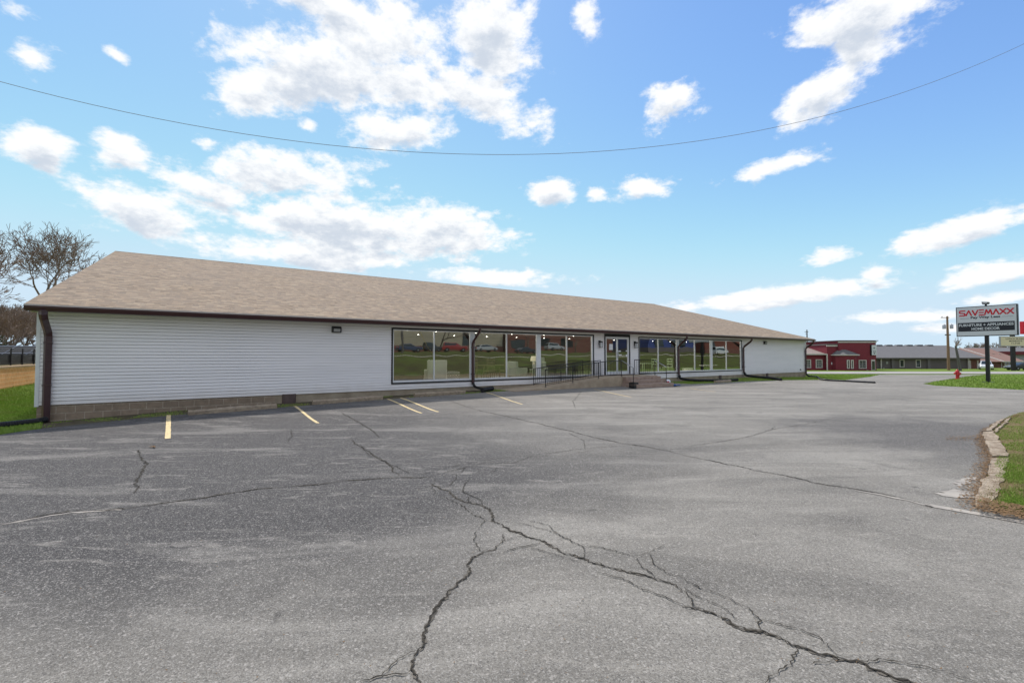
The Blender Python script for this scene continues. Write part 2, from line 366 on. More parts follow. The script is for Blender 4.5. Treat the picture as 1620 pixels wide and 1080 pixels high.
def mat_shingle():
    t = NT('roof_shingles')
    xx, yy, _ = t.xyz(t.mapv()); row = t.math('FLOOR', t.math('DIVIDE', yy, .138))
    wn = t.t.nodes.new('ShaderNodeTexWhiteNoise'); wn.noise_dimensions = '1D'; t.L(row, wn.inputs['W'])
    def tabs(width, off):
        x2 = t.math('FLOOR', t.math('DIVIDE', t.math('ADD', xx, t.math('MULTIPLY', wn.outputs['Value'], 7.3 + off)), width))
        cb = t.t.nodes.new('ShaderNodeCombineXYZ'); t.L(x2, cb.inputs[0]); t.L(row, cb.inputs[1]); cb.inputs[2].default_value = off
        q = t.t.nodes.new('ShaderNodeTexWhiteNoise'); q.noise_dimensions = '3D'; t.L(cb.outputs[0], q.inputs['Vector']); return q.outputs['Value']
    tone = t.math('ADD', t.math('MULTIPLY', tabs(.31, 0), .62), t.math('MULTIPLY', tabs(.17, 3), .38))
    r = t.t.nodes.new('ShaderNodeValToRGB'); e = r.color_ramp.elements
    e[0].position = 0; e[0].color = (.13, .088, .056, 1); e[1].position = 1; e[1].color = (.46, .36, .25, 1)
    for p, c in ((.25, (.30, .215, .145)), (.5, (.20, .158, .122)), (.72, (.37, .265, .175))):
        q = e.new(p); q.color = (*c, 1)
    t.L(t.rng(tone, .12, .88), r.inputs[0])
    gran = t.noise(70, 3, .7); wob = t.noise(3, 5, .6, t.mapv((1, 4, 1))); big = t.noise(.35, 3)
    c = t.mix(t.rng(wob, .35, .68, 0, .7), r.outputs[0], t.mix(.35, r.outputs[0], (.40, .31, .22)))
    c = t.mix(t.rng(gran, .3, .72, 0, .45), c, (.46, .385, .30)); c = t.mix(t.rng(big, .35, .7, 0, .25), c, (.25, .21, .185))
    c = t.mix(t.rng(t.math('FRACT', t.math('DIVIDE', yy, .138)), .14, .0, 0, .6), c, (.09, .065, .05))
    # the shadow line at every course butt is painted into the colour above
    y = t.math('FRACT', t.math('DIVIDE', t.xyz(t.mapv())[1], .138))
    t.bump(t.math('ADD', t.math('MULTIPLY', y, 1.0), t.math('MULTIPLY', gran, .4)), .55, .012)
    return t.fin(t.mix(.2, c, (.10, .075, .055)), .92, .15)
M['shingle'] = mat_shingle()
def mat_block(name, c1, c2, c3, mortar, bw, bh, ms=.012, swap=False):
    t = NT(name); br = t.t.nodes.new('ShaderNodeTexBrick')
    x, y, z = t.xyz(); cb = t.t.nodes.new('ShaderNodeCombineXYZ'); t.L(x, cb.inputs[0]); t.L(z, cb.inputs[1]); t.L(cb.outputs[0], br.inputs['Vector'])
    br.inputs['Scale'].default_value = 1; br.inputs['Brick Width'].default_value = bw; br.inputs['Row Height'].default_value = bh
    br.inputs['Mortar Size'].default_value = ms; br.inputs['Mortar Smooth'].default_value = .4
    br.inputs['Color1'].default_value = (*c1, 1); br.inputs['Color2'].default_value = (*c2, 1); br.inputs['Mortar'].default_value = (*mortar, 1)
    n = t.noise(5, 6, .7); c = t.mix(t.rng(n, .42, .72, 0, .8), br.outputs['Color'], c3)
    t.bump(t.math('ADD', t.math('MULTIPLY', br.outputs['Fac'], -1.0), t.noise(40, 4)), .5, .01)
    return t.fin(c, .9, .2)
M['foundation'] = mat_block('foundation_block', (.31,.235,.17), (.25,.19,.14), (.19,.145,.105), (.44,.37,.29), .405, .2)
M['foundation2'] = nm('foundation_cement', (.41,.34,.25), (.25,.20,.145), 2.2, .92, .6)
M['tanblock'] = mat_block('tan_wall_block', (.92,.46,.21), (.80,.38,.17), (.66,.33,.17), (.95,.62,.36), .45, .2, .02)
M['brick'] = mat_block('brown_brick', (.20,.07,.05), (.16,.06,.045), (.13,.06,.05), (.25,.2,.17), .22, .075, .01)

def mat_glass():
    m = bpy.data.materials.new('window_glass'); m.use_nodes = True; t = m.node_tree; t.nodes.clear()
    out = t.nodes.new('ShaderNodeOutputMaterial'); mx = t.nodes.new('ShaderNodeMixShader')
    tr = t.nodes.new('ShaderNodeBsdfTransparent'); tr.inputs[0].default_value = (.90, .92, .90, 1)
    gl = t.nodes.new('ShaderNodeBsdfGlossy'); gl.inputs['Roughness'].default_value = 0; gl.inputs[0].default_value = (.84, .85, .80, 1)
    fr = t.nodes.new('ShaderNodeFresnel'); fr.inputs[0].default_value = 1.9
    mr = t.nodes.new('ShaderNodeMapRange'); mr.inputs[1].default_value = .05; mr.inputs[2].default_value = .7; mr.inputs[3].default_value = .32; mr.inputs[4].default_value = .85
    t.links.new(fr.outputs[0], mr.inputs[0]); t.links.new(mr.outputs[0], mx.inputs[0])
    tcn = t.nodes.new('ShaderNodeTexCoord'); n = t.nodes.new('ShaderNodeTexNoise'); n.inputs['Scale'].default_value = .9; n.inputs['Detail'].default_value = 1
    t.links.new(tcn.outputs['Object'], n.inputs['Vector'])
    b = t.nodes.new('ShaderNodeBump'); b.inputs['Strength'].default_value = .3; b.inputs['Distance'].default_value = .010
    t.links.new(n.outputs[0], b.inputs['Height']); t.links.new(b.outputs[0], gl.inputs['Normal'])
    t.links.new(tr.outputs[0], mx.inputs[1]); t.links.new(gl.outputs[0], mx.inputs[2]); t.links.new(mx.outputs[0], out.inputs[0])
    return m
M['glass'] = mat_glass()

def mat_asphalt():
    t = NT('asphalt'); P = t.co
    # building frame (s along the wall, d away from it)
    f = t.t.nodes.new('ShaderNodeMapping'); f.vector_type = 'TEXTURE'; f.inputs['Location'].default_value = (X0, Y0, 0); f.inputs['Rotation'].default_value = (0, 0, TH)
    t.L(P, f.inputs['Vector']); s_, nd, _ = t.xyz(f.outputs[0]); d_ = t.math('MULTIPLY', nd, -1)
    st = t.t.nodes.new('ShaderNodeMapping'); st.inputs['Rotation'].default_value = (0, 0, R(-58)); st.inputs['Scale'].default_value = (.26, .85, 1); t.L(P, st.inputs['Vector'])
    big = t.noise(.16, 5, .6); mid = t.noise(.9, 5, .6, dist=.5); streak = t.noise(1.0, 5, .62, st.outputs[0], .8)
    st2 = t.t.nodes.new('ShaderNodeMapping'); st2.inputs['Rotation'].default_value = (0, 0, R(-36)); st2.inputs['Scale'].default_value = (.5, 2.0, 1); t.L(P, st2.inputs['Vector'])
    streak2 = t.noise(1.6, 6, .7, st2.outputs[0], 1.2)
    # the sealed part of the lot near the left half of the building is darker
    wob = t.math('MULTIPLY', t.math('SUBTRACT', big, .5), 14)
    dark = t.math('MULTIPLY', t.rng(t.math('ADD', d_, t.math('MULTIPLY', wob, .45)), 12.3, 15.2, 1, 0, True), t.rng(t.math('ADD', s_, t.math('MULTIPLY', wob, .8)), 5.5, 14, 1, 0, True))
    c = t.mix(t.rng(big, .35, .65), (.185, .171, .150), (.235, .217, .190))
    c = t.mix(t.math('MULTIPLY', dark, .5), c, (.066, .063, .064))
    c = t.mix(t.rng(streak, .49, .66, 0, .5, True), c, (.36, .335, .295))
    c = t.mix(t.rng(streak2, .55, .70, 0, .38, True), c, (.38, .35, .305))
    c = t.mix(t.rng(streak, .47, .34, 0, .5, True), c, (.11, .102, .091))
    c = t.mix(t.rng(mid, .55, .72, 0, .5, True), c, (.10, .092, .083))
    c = t.mix(t.math('MULTIPLY', dark, .84), c, (.047, .044, .045))
    c = t.mix(t.math('MULTIPLY', dark, t.rng(streak2, .53, .70, 0, .8, True)), c, (.26, .24, .215))
    c = t.mix(t.math('MULTIPLY', dark, t.rng(streak, .54, .68, 0, .6, True)), c, (.22, .205, .185))
    c = t.mix(t.rng(t.noise(2.6, 2, .5), .70, .76, 0, .55, True), c, (.05, .047, .044))
    # darker patch by the broken kerb
    vm = t.t.nodes.new('ShaderNodeVectorMath'); vm.operation = 'DISTANCE'; vm.inputs[1].default_value = (10.2, 10.6, 0); t.L(P, vm.inputs[0])
    c = t.mix(t.math('MULTIPLY', t.rng(t.math('ADD', vm.outputs['Value'], t.math('MULTIPLY', t.math('SUBTRACT', mid, .5), 5)), 1.6, 4.8, 1, 0, True), .8), c, (.082, .076, .074))
    # aggregate: pale and dark stones
    w = t.vor(150); bw = t.xyz(w)[0]
    c = t.mix(t.rng(bw, .70, .95, 0, .45), c, (.42, .40, .37)); c = t.mix(t.rng(bw, .30, .06, 0, .5), c, (.045, .043, .041))
    w2 = t.xyz(t.vor(75))[1]; c = t.mix(t.rng(w2, .90, .98, 0, .4), c, (.50, .46, .42)); c = t.mix(t.rng(w2, .10, .02, 0, .4), c, (.07, .065, .062))
    t.bump(t.math('ADD', t.math('MULTIPLY', t.vor(150, out='Distance'), 1.0), t.noise(28, 4)), .5, .008)
    return t.fin(c, .93, .2)
M['asphalt'] = mat_asphalt()
def mat_ground():
    t = NT('lawn_ground'); a = t.noise(.35, 6, .65); b = t.noise(5, 5, .7); c_ = t.noise(45, 3)
    c = t.mix(t.rng(a, .38, .66), (.14, .23, .03), (.18, .22, .05)); c = t.mix(t.rng(b, .45, .75, 0, .6), c, (.19, .16, .07))
    c = t.mix(t.rng(c_, .35, .7, 0, .5), c, (.06, .11, .018))
    x, y, z = t.xyz()
    # rough brown bank across the road, behind the photographer
    f = t.t.nodes.new('ShaderNodeMapping'); f.vector_type = 'TEXTURE'; f.inputs['Location'].default_value = (X0, Y0, 0); f.inputs['Rotation'].default_value = (0, 0, TH)
    t.L(t.co, f.inputs['Vector']); d = t.math('MULTIPLY', t.xyz(f.outputs[0])[1], -1)
    c = t.mix(t.math('MULTIPLY', t.rng(d, 22, 25), t.rng(a, .35, .65, .45, .95)), c, (.062, .055, .026))
    t.bump(t.noise(70, 4), .7, .03); return t.fin(c, .95, .1)
M['lawn'] = mat_ground()
M['soilgrass'] = nm('patchy_soil', (.13,.12,.045), (.19,.13,.075), 5, .95, .8, 0, .1)
def mat_blades(name, a, b, c3):
    t = NT(name); r = t.xyz(t.vor(7))[0]; n = t.noise(.8, 4)
    g = t.t.nodes.new('ShaderNodeNewGeometry'); c = t.mix(g.outputs['Random Per Island'], a, b); c = t.mix(t.rng(n, .45, .65, 0, .7), c, c3)
    return t.fin(c, .7, .2)
M['blade'] = mat_blades('grass_blade', (.17,.29,.035), (.27,.38,.07), (.26,.29,.09))
M['bladedry'] = mat_blades('grass_blade_dry', (.16,.20,.05), (.34,.27,.13), (.30,.24,.12))
def mat_line():
    t = NT('yellow_paint'); n = t.noise(16, 5, .7); m = t.noise(3, 3)
    return t.fin(t.mix(t.rng(n, .50, .66, 0, .8), t.mix(m, (.74, .57, .28), (.68, .54, .31)), (.24, .20, .15)), .8, .2)
M['line'] = mat_line()
M['crack'] = nm('crack_soil', (.022,.019,.016), (.05,.042,.03), 8, .95)
M['crackpale'] = nm('crack_dust', (.42,.38,.33), (.27,.245,.22), 2.5, .95)

# ------------------------------------------------------------------ ground sheets
def inside(p, poly):
    c = False; n = len(poly)
    for i in range(n):
        a, b = poly[i], poly[i - 1]
        if (a[1] > p[1]) != (b[1] > p[1]) and p[0] < (b[0] - a[0]) * (p[1] - a[1]) / (b[1] - a[1]) + a[0]: c = not c
    return c
def sheet(name, poly, dz, cell, mat, skirt=0.0, kind='structure', zf=H):
    P = []
    for i in range(len(poly)):                                   # subdivide the outline
        a, b = Vector(poly[i][:2]), Vector(poly[(i + 1) % len(poly)][:2]); n = max(1, int((b - a).length / cell))
        for k in range(n): P.append(a.lerp(b, k / n))
    nb = len(P); edges = [(i, (i + 1) % nb) for i in range(nb)]
    xs = [p.x for p in P]; ys = [p.y for p in P]; pts = list(P); pl = [(p.x, p.y) for p in P]
    x = math.floor(min(xs) / cell) * cell
    while x < max(xs):
        y = math.floor(min(ys) / cell) * cell
        while y < max(ys):
            if inside((x, y), pl): pts.append(Vector((x + .013, y + .017)))
            y += cell
        x += cell
    vs, _, fs, *_ = delaunay_2d_cdt([Vector(p) for p in pts], edges, [], 1, 1e-4)
    mb = MB(); mb.v = [(v.x, v.y, zf(v.x, v.y) + dz) for v in vs]; mb.f = [tuple(f) for f in fs]; mb.m = [0] * len(fs)
    if skirt:
        for i in range(nb):
            a, b = P[i], P[(i + 1) % nb]; za, zb_ = zf(a.x, a.y) + dz, zf(b.x, b.y) + dz
            mb.face([(a.x, a.y, za), (b.x, b.y, zb_), (b.x, b.y, zb_ - skirt), (a.x, a.y, za - skirt)])
    o = mb.build(name, mat, fix=False); o['kind'] = kind
    # all faces up
    return o
def ground():
    mb = MB()
    def axis(lo, hi, c0, c1, fine):
        v = []; x = c0
        while x < c1: v.append(x); x += fine
        st = fine; x = c1
        while x < hi: v.append(x); st *= 1.35; x += st
        v.append(hi); st = fine; x = c0; w = []
        while x > lo: st *= 1.35; x -= st; w.append(max(x, lo))
        return sorted(set(w + v))
    xs = axis(-1500, 1500, -32, 62, .8); ys = axis(-1500, 1500, -62, 92, .8)
    idx = {}
    for j, y in enumerate(ys):
        for i, x in enumerate(xs):
            mb.v.append((x, y, H(x, y)))
    n = len(xs)
    for j in range(len(ys) - 1):
        for i in range(n - 1): mb.f.append((j * n + i, j * n + i + 1, (j + 1) * n + i + 1, (j + 1) * n + i)); mb.m.append(0)
    o = mb.build('ground', M['lawn'], smooth=True, fix=False); o['kind'] = 'structure'; return o
ground()
lot_sd = [(-.15,9),(-.2,4.5),(-.35,3.0),(.25,1.95),(1.2,1.6),(3.3,1.35),(6.6,1.4),(9.5,1.3),(13,1.35),(15.5,1.2),(27.3,1.2),(27.6,2.0),(32,2.1),(36,2.6),(41.5,3.3)]
lot = [W(s, d).xy for s, d in lot_sd]
lot += [gp(x, y).xy for x, y in ((1330,602.5),(1352,599.5),(1378,596.2),(1392,593.0))]
lot += [gp(x, y).xy for x, y in ((1560,593.0),(1530,595.5),(1498,600.5),(1470,605.5),(1461,607.6),(1480,610.6),(1530,613.2),(1575,615.2),(1620,617.5))]
lot += [W(52, 14).xy, W(52, 15.2).xy]
lot += [W(26.6, 15.3).xy] + [gp(x, y).xy for x, y in ((1612,659),(1597,664),(1566,676),(1557,690),(1563,705),(1571,722),(1565,742),(1553,768),(1549,800))]
lot += [gp(1575, 812).xy, gp(1620, 822).xy, gp(1700, 836).xy, W(16, 19.5).xy, W(20, 22).xy, W(14, 23.5).xy, W(-8, 23.5).xy, W(-8, 9).xy]
sheet('parking_lot', lot, LOT, .8, M['asphalt'], .12)
lotpoly = [(p[0], p[1]) for p in lot]
# road across the far side of the lot and its own pale surface
road = [gp(-300 + 810 + 460, 591.2).xy] + [gp(x, 591.6).xy for x in (1200, 1392, 1560, 1700, 2100)] + [gp(x, 588.1).xy for x in (2100, 1620, 1392, 1200, 970)]
sheet('road', road, .05, 2.5, M['asphroad'], .1)
sheet('soil_strip', [W(s, d).xy for s, d in ((.1,.02),(15.15,.02),(15.15,1.12),(12.5,1.30),(9.5,1.24),(6.6,1.34),(3.3,1.29),(1.4,1.5),(.3,1.7))], .014, .4, nm('wall_soil', (.13,.115,.07), (.075,.06,.042), 5, .95, .8, 0, .1))
sheet('path', [W(s, d).xy for s, d in ((-60,38.2),(160,38.2),(160,40.2),(-60,40.2))], .05, 2.0, M['path'], .1)

# ------------------------------------------------------------------ cracks and painted lines (parts of the lot's surface)
lotobj = bpy.data.objects['parking_lot']
def ribbon(mb, pts, w, dz, jit=.0, step=.06, taper=True, wv=.5):
    pts = [Vector((p.x, p.y)) for p in pts]; P = []
    for a, b in zip(pts, pts[1:]):
        n = max(1, int((b - a).length / step)); t = (b - a).normalized(); q = Vector((-t.y, t.x))
        for k in range(n):
            p = a.lerp(b, k / n); j = jit * (mnoise.noise(Vector((p.x * 4, p.y * 4, 1.3))) + .6 * mnoise.noise(Vector((p.x * 11, p.y * 11, 5))) + .35 * rnd.uniform(-1, 1))
            P.append(p + q * j)
    P.append(pts[-1]); prev = None; N = len(P)
    for i, p in enumerate(P):
        t = (P[min(i + 1, N - 1)] - P[max(i - 1, 0)])
        t = t.normalized() if t.length > 1e-6 else Vector((1, 0)); q = Vector((-t.y, t.x))
        ww = w * (1 + wv * mnoise.noise(Vector((p.x * 3, p.y * 3, 9))) + wv * rnd.uniform(-.7, .7))
        if taper: ww *= min(1, .35 + 6 * min(i, N - 1 - i) / N)
        l, r = p + q * ww / 2, p - q * ww / 2; cur = ((l.x, l.y, H(l.x, l.y) + dz), (r.x, r.y, H(r.x, r.y) + dz))
        if prev: mb.face([prev[0], prev[1], cur[1], cur[0]])
        prev = cur
S2 = 2.348
def reg(ox, oy, pts): return [gp(ox + x / S2, oy + y / S2, LOT) for x, y in pts]
A_ = (540, 620); B_ = (1080, 620); C_ = (0, 620)
cr = [
 (A_, [(0,330),(200,318),(340,318)], .022),
 (C_, [(0,487),(70,478),(150,458),(230,447),(300,440),(400,438),(490,430)], .03), (C_, [(490,430),(600,414),(700,402),(780,388),(860,375),(960,360),(1050,352),(1160,345),(1268,333)], .022),
 (A_, [(340,320),(345,345),(400,370),(440,400),(520,425),(555,440),(570,475),(620,512),(700,545),(740,555),(830,600),(900,618),(960,640),(1050,670),(1160,690),(1210,712),(1268,745)], .026),
 (B_, [(0,790),(60,806),(140,835),(200,862),(300,890),(360,912),(430,940),(500,964),(590,985),(660,1015),(750,1050),(830,1080),(980,1150)], .030),
 (A_, [(340,345),(350,380),(450,420),(480,455),(540,475)], .014),
 (A_, [(475,320),(450,370),(480,385),(520,400),(522,420)], .014), (A_, [(470,408),(472,390)], .01), (A_, [(430,305),(420,330),(395,350)], .008),
 (A_, [(605,530),(600,555),(570,580),(520,600),(485,625),(480,670),(420,720),(390,760),(350,800),(325,850),(290,920),(265,975),(262,1030),(285,1080),(300,1150)], .020),
 (A_, [(265,960),(215,995),(180,1025),(150,1055),(80,1078)], .010), (A_, [(60,1085),(150,1055),(240,1050),(262,1030)], .012),
 (A_, [(520,605),(600,600),(650,582),(700,572),(740,562)], .009), (A_, [(540,475),(510,500),(492,530),(500,570),(522,600)], .008), (A_, [(600,555),(680,535)], .008),
 (A_, [(580,480),(640,486),(700,495),(790,520),(850,550),(895,575),(905,615)], .009), (A_, [(690,475),(770,495),(800,525)], .008),
 (A_, [(895,575),(960,580),(1060,605),(1095,612),(1120,650),(1145,665),(1165,690)], .013), (A_, [(1095,610),(1140,598),(1200,572)], .008), (A_, [(1140,600),(1160,640),(1200,670),(1268,690)], .008),
 (B_, [(0,690),(60,730),(180,770),(240,806),(290,845),(300,890)], .012), (B_, [(0,730),(50,760),(150,800),(210,850)], .007), (B_, [(0,742),(30,765),(52,800)], .012),
 (B_, [(290,845),(360,862),(430,880),(500,915),(560,965),(620,995)], .011),
 (A_, [(700,580),(760,596),(800,605),(880,630)], .008), (A_, [(950,670),(1060,705),(1130,740),(1200,765),(1268,790)], .010),
 (B_, [(430,950),(410,1000),(350,1035),(310,1075),(280,1120)], .012), (B_, [(640,1005),(750,1000),(900,1030),(1000,1050),(1100,1090)], .009), (B_, [(480,1010),(560,998)], .006),
 (A_, [(290,308),(400,280),(500,262),(600,245),(770,228),(900,210),(1060,200),(1100,200)], .013),
 (A_, [(340,310),(450,285),(540,262),(640,265),(700,240),(830,235),(950,215)], .008), (A_, [(580,280),(570,295),(550,300)], .008), (A_, [(455,280),(450,300)], .007), (A_, [(505,285),(515,300),(545,300)], .007),
 (A_, [(400,30),(520,70),(620,92),(720,115),(850,145),(950,172),(1040,190),(1110,200),(1180,212),(1268,232)], .020),
 (B_, [(0,235),(100,255),(200,275),(300,296),(400,315),(500,340),(640,360),(740,378),(840,400),(930,422)], .018),
 (A_, [(30,175),(80,210),(130,240),(180,270),(210,310)], .022), (A_, [(0,75),(60,110),(110,140),(145,170)], .018), (A_, [(70,195),(100,235),(170,262),(260,305)], .010),
 (C_, [(510,215),(530,250),(545,265),(520,310),(495,375)], .022), (C_, [(1080,140),(1085,165),(1070,185)], .012),
 (B_, [(0,205),(170,180),(250,165),(330,140),(480,115),(570,95)], .012), (A_, [(860,95),(940,75),(1100,55)], .010), (A_, [(890,0),(860,35),(870,60)], .010), (A_, [(840,150),(900,180),(905,215)], .008), (B_, [(330,140),(345,125)], .008)]
mb = MB(); mp = MB(); dust = MB()
for (o_, pts, w) in cr:
    P = reg(*o_, pts); dd_ = sum(p.y for p in P) / len(P); ribbon(mb, P, w * .22 + .003 + .0005 * dd_, LOT + .010, jit=w * 1.3 + .014, step=.022, wv=1.0)
    if w >= .016: ribbon(dust, P, w * .75, LOT + .005, jit=w * 1.3 + .014, step=.022, wv=1.2)
t = NT('crack_edge'); t.fin(t.mix(t.rng(t.noise(14, 4, .7), .4, .7), (.085,.077,.066), (.17,.15,.125)), .95, .1); M['crackedge'] = t.m
dust.build('crack_edge', M['crackedge'], lotobj, fix=False)
mb.build('crack', M['crack'], lotobj, fix=False)
ribbon(mp, reg(*B_, [(640,366),(740,384),(840,405),(930,428)]), .05, LOT + .0065, jit=.02, step=.1, wv=.6)
ribbon(mp, reg(*B_, [(900,418),(1000,436),(1080,450),(1150,462),(1268,485),(1400,512)]), .13, LOT + .0065, jit=.014, step=.1, taper=False, wv=.25)
ribbon(mp, reg(*C_, [(0,493),(150,464),(300,446),(450,438)]), .05, LOT + .004, jit=.05, step=.07, wv=.95)
mp.build('joint_strip', M['crackpale'], lotobj, fix=False)
def stripe(pts, w, name='parking_line'):
    m = MB(); ribbon(m, pts, w, LOT + .008, jit=.006, step=.12, taper=False, wv=.12); return m.build(name, M['line'], lotobj, fix=False)
for s_w, s_n, d0, d1, wd in ((3.03,3.17,1.3,5.6,.105),(6.42,6.38,1.35,5.05,.085),(9.62,9.52,1.3,4.65,.085),(10.15,10.1,1.25,4.65,.085),(13.9,13.62,1.4,4.4,.075),(19.6,19.35,2.05,4.6,.07),(25.4,25.2,3.4,5.0,.06)):
    stripe([W(s_w, d0), W(s_n, d1)], wd)

# pale concrete apron scraps and dirt by the kerb
mb = MB()
ribbon(mb, [gp(1497, 789, 0), gp(1514, 783, 0), gp(1532, 781, 0)], .24, LOT + .0065, jit=.05, step=.05, wv=.5)
ribbon(mb, [gp(1514, 772, 0), gp(1530, 764, 0), gp(1541, 758, 0)], .12, LOT + .008, jit=.05, step=.05, wv=.8)
mb.build('worn_patch', M['crackpale'], lotobj, fix=False)

# ================================================================== the store
ZB, ZE, RK, OV, ZR, HALF = .44, 3.241, .123, .659, 7.748, 16.55
DEP = 2 * HALF - 2 * OV
store = empty('store_building', (X0, Y0, 0), TH, 'long low furniture store with white siding, tan shingle roof and display windows', 'building')
# siding: real laps, each leaning out towards its lower edge
def laps(mb, a, b, z0, z1, ax='x', fixed=0, out=-1):
    k = 0; ex = .1016
    zk = ZB
    while zk < z1:
        lo, hi = max(zk, z0), min(zk + ex, z1)
        if hi - lo > .016:
            f0, f1, g = .028, .010, .013
            def P(u, off, z): return (u, fixed + out * off, z) if ax == 'x' else (fixed + out * off, u, z)
            mb.face([P(a, f0, lo + g), P(b, f0, lo + g), P(b, f1, hi), P(a, f1, hi)])
            mb.face([P(a, -.03, lo + g), P(b, -.03, lo + g), P(b, f0, lo + g), P(a, f0, lo + g)])
            mb.face([P(a, f1, hi), P(b, f1, hi), P(b, -.03, hi), P(a, -.03, hi)])
            mb.face([P(a, -.03, lo), P(b, -.03, lo), P(b, -.03, hi), P(a, -.03, hi)])
        zk += ex
ZT = 3.07
WIN = [(10.22, 21.65, .68, 2.985, [(12.12, .05), (14.005, .25), (15.89, .05), (17.82, .27), (19.69, .05)]),
       (25.33, 36.72, .73, 2.965, [(27.17, .05), (29.11, .25), (30.94, .05), (32.85, .25), (34.70, .05)])]
DOOR = (22.46, 24.57, .78, 3.05)
mb = MB()
for a, b, z0, z1 in ((.02, 10.22, ZB, ZT), (10.22, 21.65, ZB, .68), (10.22, 21.65, 2.985, ZT), (21.65, 22.46, ZB, ZT), (24.57, 25.33, ZB, ZT),
                     (25.33, 36.72, ZB, .73), (25.33, 36.72, 2.965, ZT), (36.72, LEN - .02, ZB, ZT)): laps(mb, a, b, z0, z1)
laps(mb, .02, DEP, ZB, ZT, 'y', 0, -1); laps(mb, .02, DEP, ZB, ZT, 'y', LEN, 1)
laps(mb, 0, LEN, ZB, ZT, 'x', DEP, 1)
mb.build('wall', M['siding'], store, fix=False)
# gable ends above the eaves
mb = MB()
for x, o in ((0, -1), (LEN, 1)): mb.prism([(0, ZT + .06), (DEP / 2, ZR - .35), (DEP, ZT + .06)], x - .01, x + .01, axis='X')
mb.build_each('gable', M['siding'], store)
mb = MB()
for x0, x1, y0, y1 in ((-.035, .055, -.030, .06), (LEN - .055, LEN + .035, -.03, .06), (LEN - .055, LEN + .035, DEP - .06, DEP + .03)): mb.box(x0, x1, y0, y1, ZB - .03, ZT)
mb.build_each('corner_post', M['white'], store, bevel=.006)
mb = MB(); mb.box(.01, 6.0, .012, .30, -.9, ZB); mb.build('foundation', M['foundation'], store)
mb = MB(); mb.box(6.0, LEN - .01, .014, .30, -.9, ZB); mb.box(.012, .30, .30, DEP, -.9, ZB); mb.box(LEN - .30, LEN - .012, .30, DEP, -.9, ZB); mb.build_each('foundation', M['foundation2'], store)
mb = MB(); mb.box(-RK, LEN + RK, -OV + .02, 0.0, ZT, ZT + .03); mb.build('soffit', M['soffit'], store)
# roof: each slope a mesh with its own slope frame, so that the courses run along the eaves
SL = math.atan2(ZR - ZE, HALF); LS = math.hypot(HALF, ZR - ZE)
def slope(y, sgn):
    mb = MB(); n = int(LS / .138)
    # a slightly uneven deck: real roofs sag a little between the trusses
    nx = 96; ny = 24
    for j in range(ny + 1):
        for i in range(nx + 1):
            x = -RK - .03 + (LEN + 2 * RK + .06) * i / nx; v = (LS + .0) * j / ny - .04 * (j == 0)
            z = .018 * mnoise.noise(Vector((x * .45, v * .5, 3))) * (0 if j in (0, ny) else 1)
            mb.v.append((x, v, z))
    for j in range(ny):
        for i in range(nx): mb.f.append((j * (nx + 1) + i, j * (nx + 1) + i + 1, (j + 1) * (nx + 1) + i + 1, (j + 1) * (nx + 1) + i)); mb.m.append(0)
    o = mb.build('roof_slope', M['shingle'], store, smooth=True, fix=False)
    if sgn > 0: o.matrix_local = Matrix.Translation((0, y, ZE)) @ Matrix.Rotation(SL, 4, 'X')
    else: o.matrix_local = Matrix.Translation((LEN, y, ZE)) @ Matrix.Rotation(math.pi, 4, 'Z') @ Matrix.Rotation(SL, 4, 'X')
    return o
slope(-OV, 1); slope(DEP + OV, -1)
mb = MB()
for sg in (1, -1):
    y0 = -OV if sg > 0 else DEP + OV; ym = DEP / 2
    mb.face([(-RK, y0, ZE - .03), (LEN + RK, y0, ZE - .03), (LEN + RK, ym, ZR - .03), (-RK, ym, ZR - .03)])
mb.build('roof_deck', M['soffit'], store, fix=False)
mb = MB(); mb.box(-RK - .03, LEN + RK + .03, -OV - .035, -OV + .02, ZE - .045, ZE - .004); mb.build('drip_edge', M['drip'], store)
mb = MB(); mb.box(-RK, LEN + RK, -OV + .02, -OV + .045, ZT - .02, ZE - .045); mb.build('fascia', M['brown'], store)
mb = MB()
for x in (-RK - .045, LEN + RK + .015):
    for sg in (1, -1):
        y0 = -OV if sg > 0 else DEP + OV; ym = DEP / 2
        mb.prism([(y0, ZE - .17), (y0, ZE - .012), (ym, ZR - .012), (ym, ZR - .17)], x, x + .03, axis='X')
mb.build_each('rake_board', M['brown'], store)
# gutter, K-shaped profile
gp_ = [(0, 0), (-.085, 0), (-.095, .03), (-.125, .075), (-.13, .115), (-.118, .115), (-.112, .08), (-.08, .012), (-.006, .012), (-.006, .125), (0, .125)]
mb = MB(); mb.prism([(-OV + .018 + a, ZT - .005 + b) for a, b in gp_], -RK - .02, LEN + RK + .02, axis='X')
mb.build('gutter', M['brown'], store)
mb = MB()
pr = [(DEP / 2 - .16, ZR - .035), (DEP / 2, ZR + .02), (DEP / 2 + .16, ZR - .035)]; mb.prism(pr, -RK - .03, LEN + RK + .03, axis='X'); mb.build('ridge_cap', M['shingle'], store)
# downspouts
def downspout(s, w, zlow=.5, side=0):
    m = MB(); m.tube([(s, -.71, ZT + .02), (s, -.71, ZT - .10), (s, -.62, ZT - .22), (s + side, -.17, ZT - .55), (s + side, -.10, ZT - .68), (s + side, -.10, zlow)], w * .707, 4, sq=.8)
    o = m.build('downspout', M['brown'], store, bevel=.008)
    b = MB()
    for z in (2.2, 1.0):
        b.box(s + side - w * .62, s + side + w * .62, -.17, -.018, z, z + .03)
    b.build_each('strap', M['brown'], o); return o
downspout(.22, .15, -.02); downspout(14.0, .115, .55); downspout(29.08, .13, .60); downspout(36.82, .13, .60); downspout(46.75, .13, .25)

